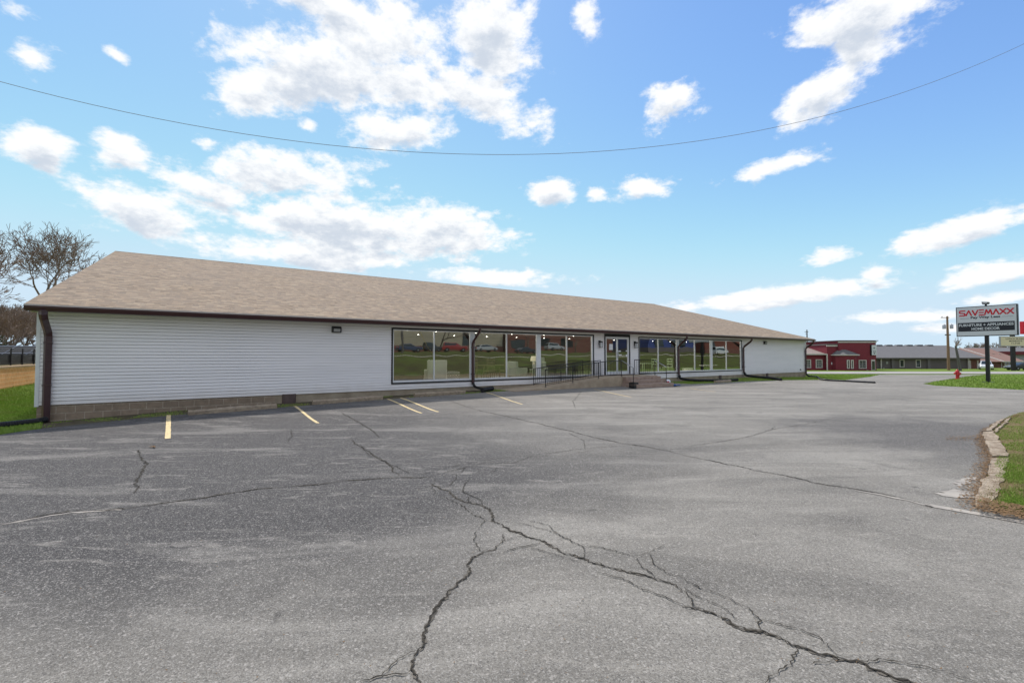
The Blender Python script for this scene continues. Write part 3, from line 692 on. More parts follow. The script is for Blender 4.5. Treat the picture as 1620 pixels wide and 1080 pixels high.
# windows
def window(a, b, z0, z1, mull):
    fr = MB(); w = .062
    fr.box(a, b, -.045, .03, z1 - w, z1); fr.box(a, b, -.045, .03, z0, z0 + w); fr.box(a, a + w, -.045, .03, z0 + w, z1 - w); fr.box(b - w, b, -.045, .03, z0 + w, z1 - w)
    win = fr.build('window', M['black'], store, bevel=.004)
    ia, ib, iz0, iz1 = a + w, b - w, z0 + w, z1 - w
    f2 = MB(); f2.box(ia, ib, -.020, .05, iz1 - .045, iz1); f2.box(ia, ib, -.055, .06, iz0, iz0 + .075); f2.box(ia, ia + .045, -.02, .05, iz0 + .075, iz1 - .045); f2.box(ib - .10, ib, -.02, .05, iz0 + .075, iz1 - .045)
    f2.build('inner_frame', M['white'], win, bevel=.004)
    edges = [ia + .045]
    for c, mw in mull:
        q = MB(); q.box(c - mw / 2, c + mw / 2, -.022, .055, iz0 + .075, iz1 - .045); q.build('mullion', M['white'], win, bevel=.004)
        edges += [c - mw / 2, c + mw / 2]
    edges.append(ib - .10)
    for i in range(0, len(edges), 2):
        g = MB(); x0, x1 = edges[i], edges[i + 1]; nx, nz = 6, 4
        tilt = rnd.uniform(-.004, .004); tz = rnd.uniform(-.003, .003)
        def Y(x, z): return .012 + tilt * (x - (x0 + x1) / 2) + tz * (z - 1.8)
        za, zb_ = iz0 + .075, iz1 - .045
        g.face([(x0, Y(x0, za), za), (x1, Y(x1, za), za), (x1, Y(x1, zb_), zb_), (x0, Y(x0, zb_), zb_)])
        g.build('pane', M['glass'], win, fix=False)
for w_ in WIN: window(*w_)
# entrance doors
a, b, z0, z1 = DOOR
m = MB(); m.box(a, a + .075, -.05, .04, z0, z1); m.box(b - .075, b, -.05, .04, z0, z1); m.box(a + .075, b - .075, -.05, .04, z1 - .14, z1)
dframe = m.build('door_frame', M['black'], store, bevel=.004)
m = MB(); m.box(a + .075, a + .13, -.02, .05, z0, z1 - .14); m.box(b - .13, b - .075, -.02, .05, z0, z1 - .14); m.box(a + .13, b - .13, -.02, .05, z1 - .19, z1 - .14)
m.box(a + .075, b - .075, -.06, .06, z0 - .03, z0); m.build('jamb', M['white'], dframe)
mid = (a + b) / 2
for x0, x1, hx in ((a + .135, mid - .005, -1), (mid + .005, b - .135, 1)):
    m = MB(); t_ = .055
    m.box(x0, x0 + t_, -.012, .03, z0 + .01, z1 - .195); m.box(x1 - t_, x1, -.012, .03, z0 + .01, z1 - .195); m.box(x0 + t_, x1 - t_, -.012, .03, z1 - .26, z1 - .195)
    m.box(x0 + t_, x1 - t_, -.012, .03, z0 + .01, z0 + .17)
    d = m.build('door', M['white'], store, bevel=.003)
    g = MB(); g.face([(x0 + t_, .01, z0 + .17), (x1 - t_, .01, z0 + .17), (x1 - t_, .01, z1 - .26), (x0 + t_, .01, z1 - .26)]); g.build('pane', M['glass'], d, fix=False)
    h = MB(); hc_ = x1 - .028 if hx < 0 else x0 + .028
    h.tube([(hc_, -.012, z0 + .95), (hc_, -.06, z0 + .95), (hc_, -.06, z0 + 1.25), (hc_, -.012, z0 + 1.25)], .013, 8); h.build('handle', M['steel'], d)
    h = MB(); h.box(x0 + t_, x1 - t_, .035, .07, z0 + .98, z0 + 1.03); h.build('push_bar', M['white'], d)
    h = MB()
    if hx < 0: h.box(x0 + .28, x0 + .56, -.004, .002, z0 + 1.38, z0 + 1.72)
    else:
        h.box(x0 + .10, x0 + .30, -.004, .002, z0 + 1.28, z0 + 1.35); h.box(x0 + .09, x0 + .36, -.004, .002, z0 + 1.08, z0 + 1.13)
        h.box(x1 - .2, x1 - .08, -.004, .002, z0 + 1.0, z0 + 1.12); h.box(x1 - .19, x1 - .09, -.004, .002, z0 + 1.3, z0 + 1.37)
    h.build_each('notice', M['paper'], d)
# wall lanterns, floodlights, foundation vents
for s, nm_ in ((22.06, 'l'), (24.97, 'r')):
    m = MB(); m.box(s - .05, s + .05, -.05, -.012, 2.42, 2.68); m.tube([(s, -.04, 2.62), (s, -.12, 2.68), (s, -.155, 2.62)], .012, 6); m.prism([(s - .085, 2.56), (s + .085, 2.56), (s + .03, 2.635), (s - .03, 2.635)], -.24, -.07, axis='Y')
    for x in (-.07, .055):
        for y in (-.225, -.10): m.box(s + x, s + x + .015, y, y + .015, 2.30, 2.56)
    m.box(s - .075, s + .075, -.23, -.08, 2.285, 2.30)
    l = m.build('wall_lantern', M['black'], store); q = MB(); q.box(s - .052, s + .052, -.207, -.103, 2.302, 2.55); q.build('lantern_glass', M['darkglass'] if False else M['white'], l)
for s in (8.05, 40.0):
    m = MB(); m.prism([(-.02, 2.72), (-.02, 2.95), (-.10, 2.95), (-.17, 2.90), (-.14, 2.72)], s - .17, s + .17, axis='X'); f = m.build('floodlight', M['black'], store, bevel=.01)
    q = MB(); q.face([(s - .12, -.151, 2.75), (s + .12, -.151, 2.75), (s + .12, -.169, 2.86), (s - .12, -.169, 2.86)]); q.build('lens', M['steel'], f, fix=False)
for s, w in ((6.45, .23), (33.87, .15), (40.35, .15)):
    m = MB(); z0_, z1_ = .10, .47
    m.prism([(s + w * math.cos(a_), .0 - w * .55 * math.sin(a_)) for a_ in [math.pi * k / 10 for k in range(11)]], z0_, z1_); m.build('foundation_vent', nm('vent_brown', (.12,.085,.075), (.09,.06,.055), 9, .6), store, bevel=.008)
m = MB(); m.box(45.8, 45.95, -.06, -.01, .60, .70); m.build('hose_tap', M['black'], store)
m = MB()
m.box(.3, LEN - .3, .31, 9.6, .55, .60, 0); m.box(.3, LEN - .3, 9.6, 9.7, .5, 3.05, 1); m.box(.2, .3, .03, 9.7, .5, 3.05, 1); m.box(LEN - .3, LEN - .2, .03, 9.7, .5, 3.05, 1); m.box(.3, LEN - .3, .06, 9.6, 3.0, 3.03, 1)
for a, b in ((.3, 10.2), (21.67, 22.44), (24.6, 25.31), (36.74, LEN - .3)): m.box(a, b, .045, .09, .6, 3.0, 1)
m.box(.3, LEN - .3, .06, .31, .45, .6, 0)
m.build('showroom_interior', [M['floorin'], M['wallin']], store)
for i in range(13):
    for y in (1.9, 5.4):
        x = 10.9 + i * 2.2 + (.6 if y > 3 else 0)
        q = MB(); q.lathe([(.035, 2.975), (.032, 2.995)], 10, c=(x, y, 0)); q.build('ceiling_light', M['lamp'], store)

for i, x in enumerate((11.6, 13.6, 16.4, 18.9, 20.8, 26.4, 28.4, 30.6, 32.6, 35.2)):      # the lit ceiling spots
    pl = bpy.data.lights.new('spot', 'POINT'); pl.energy = 36; pl.shadow_soft_size = .12; pl.color = (1, .93, .82)
    po = bpy.data.objects.new('ceiling_spot', pl); po.location = (x, 1.9, 2.86); link(po, store)

# ------------------------------------------------------------------ furniture behind the glass (its own things)
def L2W(s, y, z=.6): v = W(s, -y, z); return v
def thing(name, s, y, rz, label, cat, group=None, z=.6): return empty(name, L2W(s, y, z), TH + rz, label, cat, group)
def armchair(s, y, rz, mat, label, w=.80, bh=.98, wing=False):
    t = thing('armchair', s, y, rz, label, 'armchair')
    m = MB(); m.box(-w / 2 + .12, w / 2 - .12, -.36, .30, .16, .46); m.build('seat', mat, t, bevel=.04)
    m = MB(); m.prism([(.22, .18), (.40, .18), (.46, bh), (.30, bh)], -w / 2 + .02, w / 2 - .02, axis='X'); m.build('backrest', mat, t, bevel=.05)
    for sx in (-1, 1):
        m = MB(); x0, x1 = sorted((sx * (w / 2 - .13), sx * w / 2)); m.box(x0, x1, -.38, .34, .16, .62)
        if wing: m.box(x0, x1, .05, .36, .6, .92)
        m.build('armrest', mat, t, bevel=.035)
    for sx in (-1, 1):
        for sy in (-1, 1):
            m = MB(); m.tube([(sx * (w / 2 - .1), sy * .28, .16), (sx * (w / 2 - .08), sy * .30, 0)], [.025, .016], 8); m.build('leg', M['bark'], t)
    return t
armchair(12.6, .85, R(165), M['fabric'], 'pale grey armchair turned away, behind the glass of the leftmost display window', .92, 1.05)
armchair(17.45, 1.3, R(100), M['fabricmid'], 'sage armchair just inside the window, by the white post left of the lamp', .75, .95)
armchair(18.85, 1.2, R(-25), M['fabricmid'], 'tall wing chair behind the glass, right of the cream table lamp', .72, 1.15, True)
t = thing('ottoman', 11.2, 1.0, 0, 'low charcoal ottoman on the showroom floor at the far left window', 'ottoman')
m = MB(); m.box(-.75, .75, -.35, .35, .10, .40); m.build('cushion', M['fabricdark'], t, bevel=.05)
for sx in (-1, 1):
    for sy in (-1, 1): m = MB(); m.tube([(sx * .65, sy * .27, .10), (sx * .65, sy * .27, 0)], .025, 8); m.build('foot', M['black'], t)
tp = NT('diamond_pattern'); vx = tp.xyz(); cc = tp.math('FRACT', tp.math('MULTIPLY', tp.math('ADD', tp.math('ABSOLUTE', tp.math('SUBTRACT', tp.math('FRACT', tp.math('MULTIPLY', vx[0], 3.0)), .5)), tp.math('ABSOLUTE', tp.math('SUBTRACT', tp.math('FRACT', tp.math('MULTIPLY', vx[2], 3.0)), .5))), 3.2))
tp.fin(tp.mix(tp.math('GREATER_THAN', cc, .45), (.03,.03,.035), (.62,.62,.60)), .9); M['diamond'] = tp.m
t = thing('patterned_bench', 13.3, 1.05, R(12), 'black and white diamond patterned bench beside the pale armchair', 'bench')
m = MB(); m.box(-.55, .55, -.22, .22, .10, .50); m.build('cushion', M['diamond'], t, bevel=.03)
for sx in (-1, 1): m = MB(); m.box(sx * .45 - .03, sx * .45 + .03, -.2, .2, 0, .10); m.build('foot', M['black'], t)
t = thing('side_table', 18.25, .95, 0, 'small round side table under the cream table lamp', 'table')
m = MB(); m.lathe([(.24, .50), (.25, .51), (.25, .53), (.24, .54)], 20); m.build('tabletop', M['fabricmid'], t)
for k in range(4): a_ = R(45 + 90 * k); m = MB(); m.tube([(.18 * math.cos(a_), .18 * math.sin(a_), .5), (.2 * math.cos(a_), .2 * math.sin(a_), 0)], .02, 6); m.build('leg', M['fabricmid'], t)
t = thing('table_lamp', 18.25, .95, 0, 'table lamp with a cream shade standing on the side table in the window', 'lamp', z=1.14)
m = MB(); m.lathe([(.10, 0), (.10, .02), (.03, .05), (.07, .16), (.075, .24), (.03, .34), (.012, .36), (.012, .48)], 16); m.build('base', M['white'], t, smooth=True)
m = MB(); m.lathe([(.20, .42), (.13, .68), (.125, .68), (.19, .42)], 20); m.build('lamp_shade', M['shade'], t, smooth=True)
def table(s, y, rz, mat, label, L=1.3, Wd=.8, h=.75, cat='table', group=None):
    t = thing('dining_table' if h > .6 else 'coffee_table', s, y, rz, label, cat, group)
    m = MB(); m.box(-L / 2, L / 2, -Wd / 2, Wd / 2, h - .04, h); m.build('tabletop', mat, t, bevel=.008)
    for sx in (-1, 1):
        for sy in (-1, 1): m = MB(); m.tube([(sx * (L / 2 - .08), sy * (Wd / 2 - .08), h - .04), (sx * (L / 2 - .08), sy * (Wd / 2 - .08), 0)], [.04, .028], 4); m.build('leg', mat, t)
    return t
table(16.7, 2.6, 0, M['bark'], 'dark dining table deep inside, behind the second display window', 1.6, .9)
def chair(s, y, rz, mat, label, group=None, h=1.05, sh=.46):
    t = thing('dining_chair', s, y, rz, label, 'chair', group)
    m = MB(); m.box(-.21, .21, -.21, .21, sh - .03, sh + .015); m.build('seat', mat, t, bevel=.01)
    for sx in (-1, 1):
        m = MB(); m.tube([(sx * .19, -.19, sh - .03), (sx * .2, -.21, 0)], .018, 4); m.build('leg', mat, t)
        m = MB(); m.tube([(sx * .19, .20, h), (sx * .19, .19, sh), (sx * .2, .22, 0)], .018, 4); m.build('leg', mat, t)
    m = MB()
    for z in (h - .03, h - .2, h - .37): m.box(-.175, .175, .185, .21, z - .03, z + .03)
    m.build('backrest', mat, t); return t
for i, (s, y, rz, lab) in enumerate(((16.1, 1.9, R(180), 'dark dining chair left of two in front of the dark dining table'), (17.1, 1.9, R(180), 'dark dining chair right of two in front of the dark dining table'),
      (16.2, 3.4, 0, 'dark dining chair tucked behind the left half of the dark table'), (17.2, 3.4, 0, 'dark dining chair tucked behind the right half of the dark table'))): chair(s, y, rz, M['bark'], lab, 'chairs around the dark dining table')
table(27.6, 1.5, 0, M['greenpaint'], 'pale green dining table in the window right of the doors', 1.1, .8)
for s, y, rz, lab in ((26.4, 1.3, R(-90), 'pale green chair at the left end of the green table'), (28.55, 1.25, R(90), 'pale green chair at the right end of the green table'), (29.75, 1.3, R(-100), 'pale green high chair just right of the downspout in the window'),
      (30.3, 1.6, R(170), 'second pale green chair right of the downspout, beside the first')): chair(s, y, rz, M['greenpaint'], lab, 'pale green chairs in the right window')
t = thing('pendant_basket', 26.25, 1.1, 0, 'round wicker basket hanging on a pale rope in the window right of the doors', 'pendant', z=0)
m = MB(); m.tube([(.25, 0, 3.0), (0, 0, 2.05)], .014, 6); m.build('rope', M['white'], t)
m = MB(); m.lathe([(.04, 2.06), (.17, 1.98), (.21, 1.86), (.18, 1.74), (.12, 1.70)], 18); m.build('basket', M['wicker'], t, smooth=True)
t = thing('crossed_bench', 33.9, .9, 0, 'bench with dark crossed legs and a pale top in the rightmost window', 'bench')
m = MB(); m.box(-.8, .8, -.2, .2, .52, .58); m.build('top', M['white'], t)
for sx in (-.4, .4):
    m = MB(); m.tube([(sx - .32, -.1, .52), (sx + .32, -.1, .0)], .035, 4); m.tube([(sx + .32, .0, .52), (sx - .32, .0, .0)], .035, 4); m.build('crossed_leg', M['black'], t)
t = thing('display_box', 31.9, 1.2, 0, 'pale square box on the floor behind the window left of the crossed bench', 'box'); m = MB(); m.box(-.25, .25, -.25, .25, .04, .34); m.build('box_body', M['fabric'], t, bevel=.02); m = MB(); m.box(-.27, .27, -.27, .27, .34, .38); m.build('lid', M['white'], t)

# ------------------------------------------------------------------ ramp, steps and railings at the doors
def SB(name, label, cat): return empty(name, (X0, Y0, 0), TH, label, cat)
rp = SB('entrance_ramp', 'tan concrete ramp and landing rising along the wall to the doors', 'ramp')
m = MB(); m.prism([(15.2, .0), (15.2, .285), (16.9, .36), (21.3, .74), (21.3, .0)], -1.55, -.03, axis='Y'); m.build('ramp_slab', M['conc'], rp, bevel=.015)
m = MB(); m.box(21.3, 25.15, -1.5, -.03, .0, .74); m.build('landing', M['conc'], rp, bevel=.012)
m = MB(); m.box(21.9, 24.9, -.42, -.05, .742, .77); m.build('door_mat', nm('mat_dark', (.05,.03,.028), None, 30, .95), rp)
stp = SB('entrance_steps', 'worn brown and pink concrete steps in front of the glass doors', 'steps')
ms_ = nm('worn_step', (.40,.31,.25), (.24,.16,.125), 5, .9, .6)
for z1_, d0, d1, ex in ((.70, 1.5, 1.75, 0), (.54, 1.5, 2.1, .03), (.37, 1.5, 2.5, .12)):
    m = MB(); m.box(22.3 - ex, 25.12 + ex, -d1, -d0 - .003, .0, z1_); m.build('step', ms_, stp, bevel=.015)
def rail(name, pts, posts, hrail, label, gap=.11, hz=None, balus=True):
    # pts: (s, d, z of base) along the foot of the railing
    t = SB(name, label, 'railing')
    def base(k): return Vector((pts[k][0], -pts[k][1], pts[k][2]))
    m = MB(); top = [base(k) + Vector((0, 0, hrail)) for k in range(len(pts))]; m.tube(top, .021, 6); m.build('handrail', M['black'], t)
    m = MB(); low = [base(k) + Vector((0, 0, .11)) for k in range(len(pts))]
    if balus: m.tube(low, .014, 4); m.build('bottom_rail', M['black'], t)
    if balus:
        m = MB()
        for a_, b_ in zip(pts, pts[1:]):
            A, B = Vector((a_[0], -a_[1], a_[2])), Vector((b_[0], -b_[1], b_[2])); n = max(1, int((B - A).length / gap))
            for k in range(1, n): p = A.lerp(B, k / n); m.box(p.x - .006, p.x + .006, p.y - .006, p.y + .006, p.z + .11, p.z + hrail)
        m.build('balusters', M['black'], t)
    for s, d, z in posts:
        m = MB(); m.tube([(s, -d, z - .02), (s, -d, z + hrail)], .024, 4); m.lathe([(.045, z - .01), (.045, z + .01), (.02, z + .015)], 8, c=(s, -d, 0)); m.build('post', M['black'], t)
    return t
rail('ramp_railing', [(17.1, 1.45, .36), (21.3, 1.45, .74), (22.3, 1.45, .74)], [(17.1, 1.45, .38), (18.8, 1.45, .53), (20.55, 1.45, .67), (22.25, 1.45, .74)], .82, 'black iron railing along the outer edge of the ramp')
rail('ramp_railing', [(17.35, .22, .36), (19.1, .22, .52), (21.95, .22, .74)], [(17.35, .22, .38), (19.1, .22, .52), (21.95, .22, .74)], .84, 'black iron railing between the ramp and the display window')
rail('landing_railing', [(24.75, .2, .74), (25.05, 1.4, .74)], [(24.75, .2, .74), (25.05, 1.4, .74)], .86, 'black iron railing closing the right end of the landing')
for s, lab in ((22.3, 'grey sloping handrail on the left side of the steps'), (25.0, 'grey sloping handrail on the right side of the steps')):
    t = SB('stair_handrail', lab, 'handrail')
    m = MB(); m.tube([(s, -1.42, 1.58), (s, -2.2, 1.22)], .02, 8); m.build('handrail', M['steel'], t)
    m = MB(); m.tube([(s, -2.2, .36), (s, -2.2, 1.22)], .02, 6); m.build('post', M['black'], t)
t = empty('milk_crate', W(22.15, 2.35, .20), TH + .1, 'black crate standing on the asphalt at the left foot of the steps', 'crate')
m = MB()
m.box(-.2, .2, -.15, .15, 0, .03)
for x0, x1, y0, y1 in ((-.2,.2,-.15,-.135), (-.2,.2,.135,.15), (-.2,-.185,-.135,.135), (.185,.2,-.135,.135)):
    m.box(x0, x1, y0, y1, .03, .10); m.box(x0, x1, y0, y1, .2, .27)
    for k in range(5):
        if x1 - x0 > .3: xx = x0 + k * (x1 - x0 - .03) / 4; m.box(xx, xx + .03, y0, y1, .10, .2)
        else: yy = y0 + k * (y1 - y0 - .03) / 4; m.box(x0, x1, yy, yy + .03, .10, .2)
m.build('crate_body', M['rubber'], t)
t = empty('snow_shovel', W(25.45, 2.0, .20), TH, 'blue bladed snow shovel lying by the right handrail of the steps', 'shovel')
m = MB(); m.prism([(-.24, 0), (-.2, .05), (.2, .05), (.24, 0), (.2, .02), (-.2, .02)], -.62, -.18, axis='Y'); m.build('blade', M['blue'], t)
m = MB(); m.tube([(0, -.2, .05), (-.25, .75, .42)], .016, 8); m.build('shaft', M['white'], t)
m = MB(); m.tube([(-.33, .74, .42), (-.17, .77, .42)], .018, 8); m.build('grip', M['black'], t)
t = empty('salt_bag', W(25.52, 1.85, .20), TH + .4, 'crumpled white and red bag lying against the side of the steps', 'bag')
m = MB()
for j in range(9):
    for i in range(13):
        u, v = i / 12 * 2 * math.pi, j / 8 * math.pi; r_ = math.sin(v) ** .6
        p = Vector((.30 * r_ * math.cos(u), .19 * r_ * math.sin(u), .16 + .15 * math.cos(v))); p += p.normalized() * .035 * mnoise.noise(p * 9); m.v.append(tuple(p))
for j in range(8):
    for i in range(12): m.f.append((j * 13 + i, j * 13 + i + 1, (j + 1) * 13 + i + 1, (j + 1) * 13 + i)); m.m.append(1 if 4 < i < 8 and 2 < j < 6 else 0)
m.build('bag_body', [M['paper'], M['signred']], t, smooth=True)

# ------------------------------------------------------------------ black drain pipes
def drain(pts, r, label, corr=True):
    P = [Vector(p) for p in pts]; out = []
    for i in range(len(P) - 1):                                   # Catmull-Rom
        p0, p1, p2, p3 = P[max(i - 1, 0)], P[i], P[i + 1], P[min(i + 2, len(P) - 1)]
        n = max(3, int((p2 - p1).length / .022))
        for k in range(n):
            t_ = k / n; out.append(.5 * ((2 * p1) + (-p0 + p2) * t_ + (2 * p0 - 5 * p1 + 4 * p2 - p3) * t_ ** 2 + (-p0 + 3 * p1 - 3 * p2 + p3) * t_ ** 3))
    out.append(P[-1]); rs = [r * (1 + (.07 if (i % 2) else -.05) * corr) for i in range(len(out))]
    m = MB(); m.tube(out, rs, 12); o = m.build('drain_pipe', M['rubber'], fix=False); tag(o, label, 'pipe', 'black drain pipes at the foot of the downspouts'); return o
def hd(s, d, up): p = W(s, d); return (p.x, p.y, H(p.x, p.y) + up)
drain([hd(.22, .14, .10), hd(.10, .34, .09), hd(-.45, .85, .09), hd(-1.5, 1.7, .09), hd(-3.2, 2.9, .09)], .085, 'ribbed black pipe leaving the left corner downspout across the grass')
drain([hd(14.0, .12, .35), hd(14.0, .3, .20), hd(14.05, .95, .13)], .055, 'short bent black pipe below the downspout between the left display windows')
drain([hd(13.75, 1.30, .13), hd(14.0, 1.15, .13), hd(14.55, .85, .14)], .095, 'thick black pipe lying across the end of the second downspout')
drain([hd(29.08, .12, .40), hd(29.1, .25, .20), hd(29.5, .8, .12), hd(30.3, 1.3, .10), hd(31.6, 1.7, .10), hd(32.9, 1.8, .09)], .08, 'long black pipe curving from the downspout right of the doors')
drain([hd(36.82, .12, .40), hd(36.82, .3, .2), hd(36.9, 1.0, .12), hd(36.7, 2.0, .12), hd(36.4, 2.9, .12)], .085, 'black pipe running out over the grass right of the last window')
drain([hd(46.75, .12, .28), hd(46.75, .3, .12), hd(46.5, 1.0, .08)] + [tuple(gp(x, y, .08)) for x, y in ((1300, 600.0), (1340, 602.6), (1384, 605))], .07, 'thin black pipe stretching from the far right corner to the driveway')

# ------------------------------------------------------------------ parking blocks
def wheel_stop(s0, d0, s1, d1, label, wear):
    a, b = W(s0, d0), W(s1, d1); L = (b - a).length; z = min(H(a.x, a.y), H(b.x, b.y))
    m = MB(); n = 30; prof = [(-.085, -.05), (-.085, .09), (-.055, .13), (.05, .135), (.085, .09), (.085, -.05)]
    for i in range(n + 1):
        x = L * i / n
        for (y, zz) in prof:
            q = mnoise.noise(Vector((x * 2.3 + wear, y * 9, zz * 9))) * .028 + mnoise.noise(Vector((x * 9 + wear, y * 19, zz * 9))) * .016
            m.v.append((x + (.02 * mnoise.noise(Vector((y * 30, zz * 30, wear))) if i in (0, n) else 0), y + q * (1 if zz > 0 else .3), zz + (q if zz > 0 else 0)))
    k = len(prof)
    for i in range(n):
        for j in range(k): m.f.append((i * k + j, i * k + (j + 1) % k, (i + 1) * k + (j + 1) % k, (i + 1) * k + j)); m.m.append(0)
    m.f.append(tuple(range(k))); m.m.append(0); m.f.append(tuple(n * k + j for j in reversed(range(k)))); m.m.append(0)
    o = m.build('parking_block', M['block'], smooth=False); o.location = (a.x, a.y, z + .035); o.rotation_euler = (0, -math.asin((H(b.x, b.y) - H(a.x, a.y)) / L), math.atan2(b.y - a.y, b.x - a.x))
    tag(o, label, 'parking block', 'worn concrete parking blocks along the wall'); return o
M['block'] = nm('block_concrete', (.42,.335,.24), (.22,.17,.125), 7, .95, .8)
wheel_stop(3.5, 1.62, 5.85, 1.45, 'long tan parking block left of the brown foundation vent, nearest the left corner', 1)
wheel_stop(7.0, 1.25, 9.45, 1.2, 'crumbling parking block just right of the brown foundation vent', 4)
wheel_stop(10.75, 1.15, 13.0, 1.12, 'worn parking block below the first display window', 7)
wheel_stop(30.0, 2.0, 31.6, 2.05, 'short brown parking block in the grass right of the steps', 9)

# ================================================================== plants
def grow(tr, cr, p, d, L, r, lev, rg, mx, up=.12, spread=.55, rm=.022):
    r = max(r, rm)
    n = 5 if lev < 3 else 3; pts = [p.copy()]; dd = d.copy()
    for i in range(n):
        dd = (dd + Vector((rg.gauss(0, .13), rg.gauss(0, .13), rg.gauss(0, .07) + up * .35))).normalized(); p = p + dd * L / n; pts.append(p.copy())
    rs = [max(rm * .7, r * (1 - .3 * i / n)) for i in range(n + 1)]
    (tr if lev <= 1 else cr).tube(pts, rs, 8 if lev == 0 else (5 if lev < 3 else 3), caps=False)
    if lev >= mx: return
    k = rg.choice((2, 3, 3)) if lev < 2 or rm < .03 else rg.choice((2, 3))
    for j in range(k):
        ax = Vector((rg.gauss(0, 1), rg.gauss(0, 1), rg.gauss(0, .5))); ax = (ax - dd * ax.dot(dd)).normalized()
        a = rg.uniform(.35, 1.0) * spread * (1.25 if j else .6); nd = (dd * math.cos(a) + ax * math.sin(a)).normalized(); nd.z += up; nd.normalize()
        st = pts[-1] if j == 0 else pts[rg.randint(max(1, n - 2), n)]
        grow(tr, cr, st, nd, L * rg.uniform(.66, .86), rs[-1] * (.85 if j == 0 else .62), lev + 1, rg, mx, up, spread, rm)
def bare_tree(loc, h, label, seed, mx=6, group=None, r=None, up=.1, spread=.62, rz=0, lean=(0, 0), rm=.022):
    rg = random.Random(seed); t = empty('bare_tree', loc, rz, label, 'tree', group); tr, cr = MB(), MB()
    r = r or h * .022; L = h * .24
    grow(tr, cr, Vector((0, 0, -.2)), Vector((lean[0], lean[1], 1)).normalized(), L, r, 0, rg, mx, up, spread, rm)
    a = tr.build('trunk', M['bark'], t, smooth=True, fix=False); b = cr.build('crown', M['twig'], t, fix=False); return t
big = at(78, 560, 47); bare_tree((big.x, big.y, 1.2), 16.0, 'tall spreading bare tree rising above the left end of the roof', 21, 8, r=.38, spread=.82, up=.10)
q = at(-40, 560, 33); bare_tree((q.x, q.y, 1.3), 12, 'large bare tree at the left edge whose branches reach in from outside', 5, 8, r=.30, spread=.8, lean=(.3, 0), rm=.02)
base_trees = []
for i in range(30):
    px = -60 + i * 4.6 + rnd.uniform(-3, 3); Y = rnd.uniform(62, 135); q = at(px, 560, Y); h = rnd.uniform(10, 15) * (Y / 90) ** .7
    if i < 4: t = bare_tree((q.x, q.y, 1.2), h, 'distant brown bare tree in the belt beyond the dark panels', 40 + i, 7, 'bare trees beyond the panels at far left', r=.2, spread=.66, rm=.04); base_trees.append((t, h))
    else:
        s_, h0 = base_trees[i % 4]; t = copy_tree(s_); t.location = (q.x, q.y, 1.2); t.rotation_euler = (0, 0, rnd.uniform(0, 6)); k = h / h0; t.scale = (k * 1.15, k * 1.15, k)
for px, Y, h, sd_ in ((1545, 150, 8, 3), (1560, 160, 9, 4), (1530, 150, 7.5, 6), (1585, 150, 8.5, 7), (1605, 170, 10, 8), (1640, 150, 8, 9), (1500, 170, 6, 10), (1572, 165, 8.6, 12), (1615, 150, 8.8, 13), (1555, 145, 8, 15)):
    q = at(px, 560, Y); s_, h0 = base_trees[sd_ % 4]; t = copy_tree(s_); t.location = (q.x, q.y, -.8); t.rotation_euler = (0, 0, sd_); k = h / h0; t.scale = (k * 1.3, k * 1.3, k)
    t['label'] = 'small far bare tree showing above the brown roofs on the right'; t['group'] = 'bare trees beyond the right hand roofs'
# evergreen clump far right and the dark shrub at far left
def leafy(loc, r, h, label, name, cat, seed, col_=None, n=900):
    rg = random.Random(seed); t = empty(name, loc, 0, label, cat); m = MB()
    for _ in range(n):
        u = Vector((rg.gauss(0, 1), rg.gauss(0, 1), rg.gauss(0, 1))).normalized() * rg.random() ** .4
        c = Vector((u.x * r, u.y * r, h * .55 + u.z * h * .48)) * 1.0; c += Vector((1, 1, 1)) * .35 * r * mnoise.noise(c * 1.3)
        s_ = r * rg.uniform(.05, .12); a, b = Vector((rg.gauss(0, 1), rg.gauss(0, 1), rg.gauss(0, 1))).normalized() * s_, Vector((rg.gauss(0, 1), rg.gauss(0, 1), rg.gauss(0, 1))).normalized() * s_
        m.face([c - a, c + b, c + a, c - b])
    m.build('crown', M['leaf'], t, fix=False); m = MB(); m.tube([(0, 0, -.2), (0, 0, h * .5)], [r * .09, r * .04], 6); m.build('trunk', M['bark'], t); return t
t_ = NT('evergreen_leaf'); g_ = t_.t.nodes.new('ShaderNodeNewGeometry'); t_.fin(t_.mix(g_.outputs['Random Per Island'], (.03, .045, .018), (.075, .085, .035)), .8); M['leaf'] = t_.m
q = at(-3, 560, 60); leafy((q.x, q.y, 1.2), .8, 3.2, 'dark green bush at the left edge before the bare trees', 'evergreen_bush', 'bush', 1)
for px, lab, sd_ in ((1526, 'dark scraggy evergreen left of two above the brown roof', 2), (1540, 'dark scraggy evergreen right of two above the brown roof', 3)):
    q = at(px, 560, 140); leafy((q.x, q.y, -1), 2.3, 5.8, lab, 'evergreen_tree', 'tree', sd_, n=260)

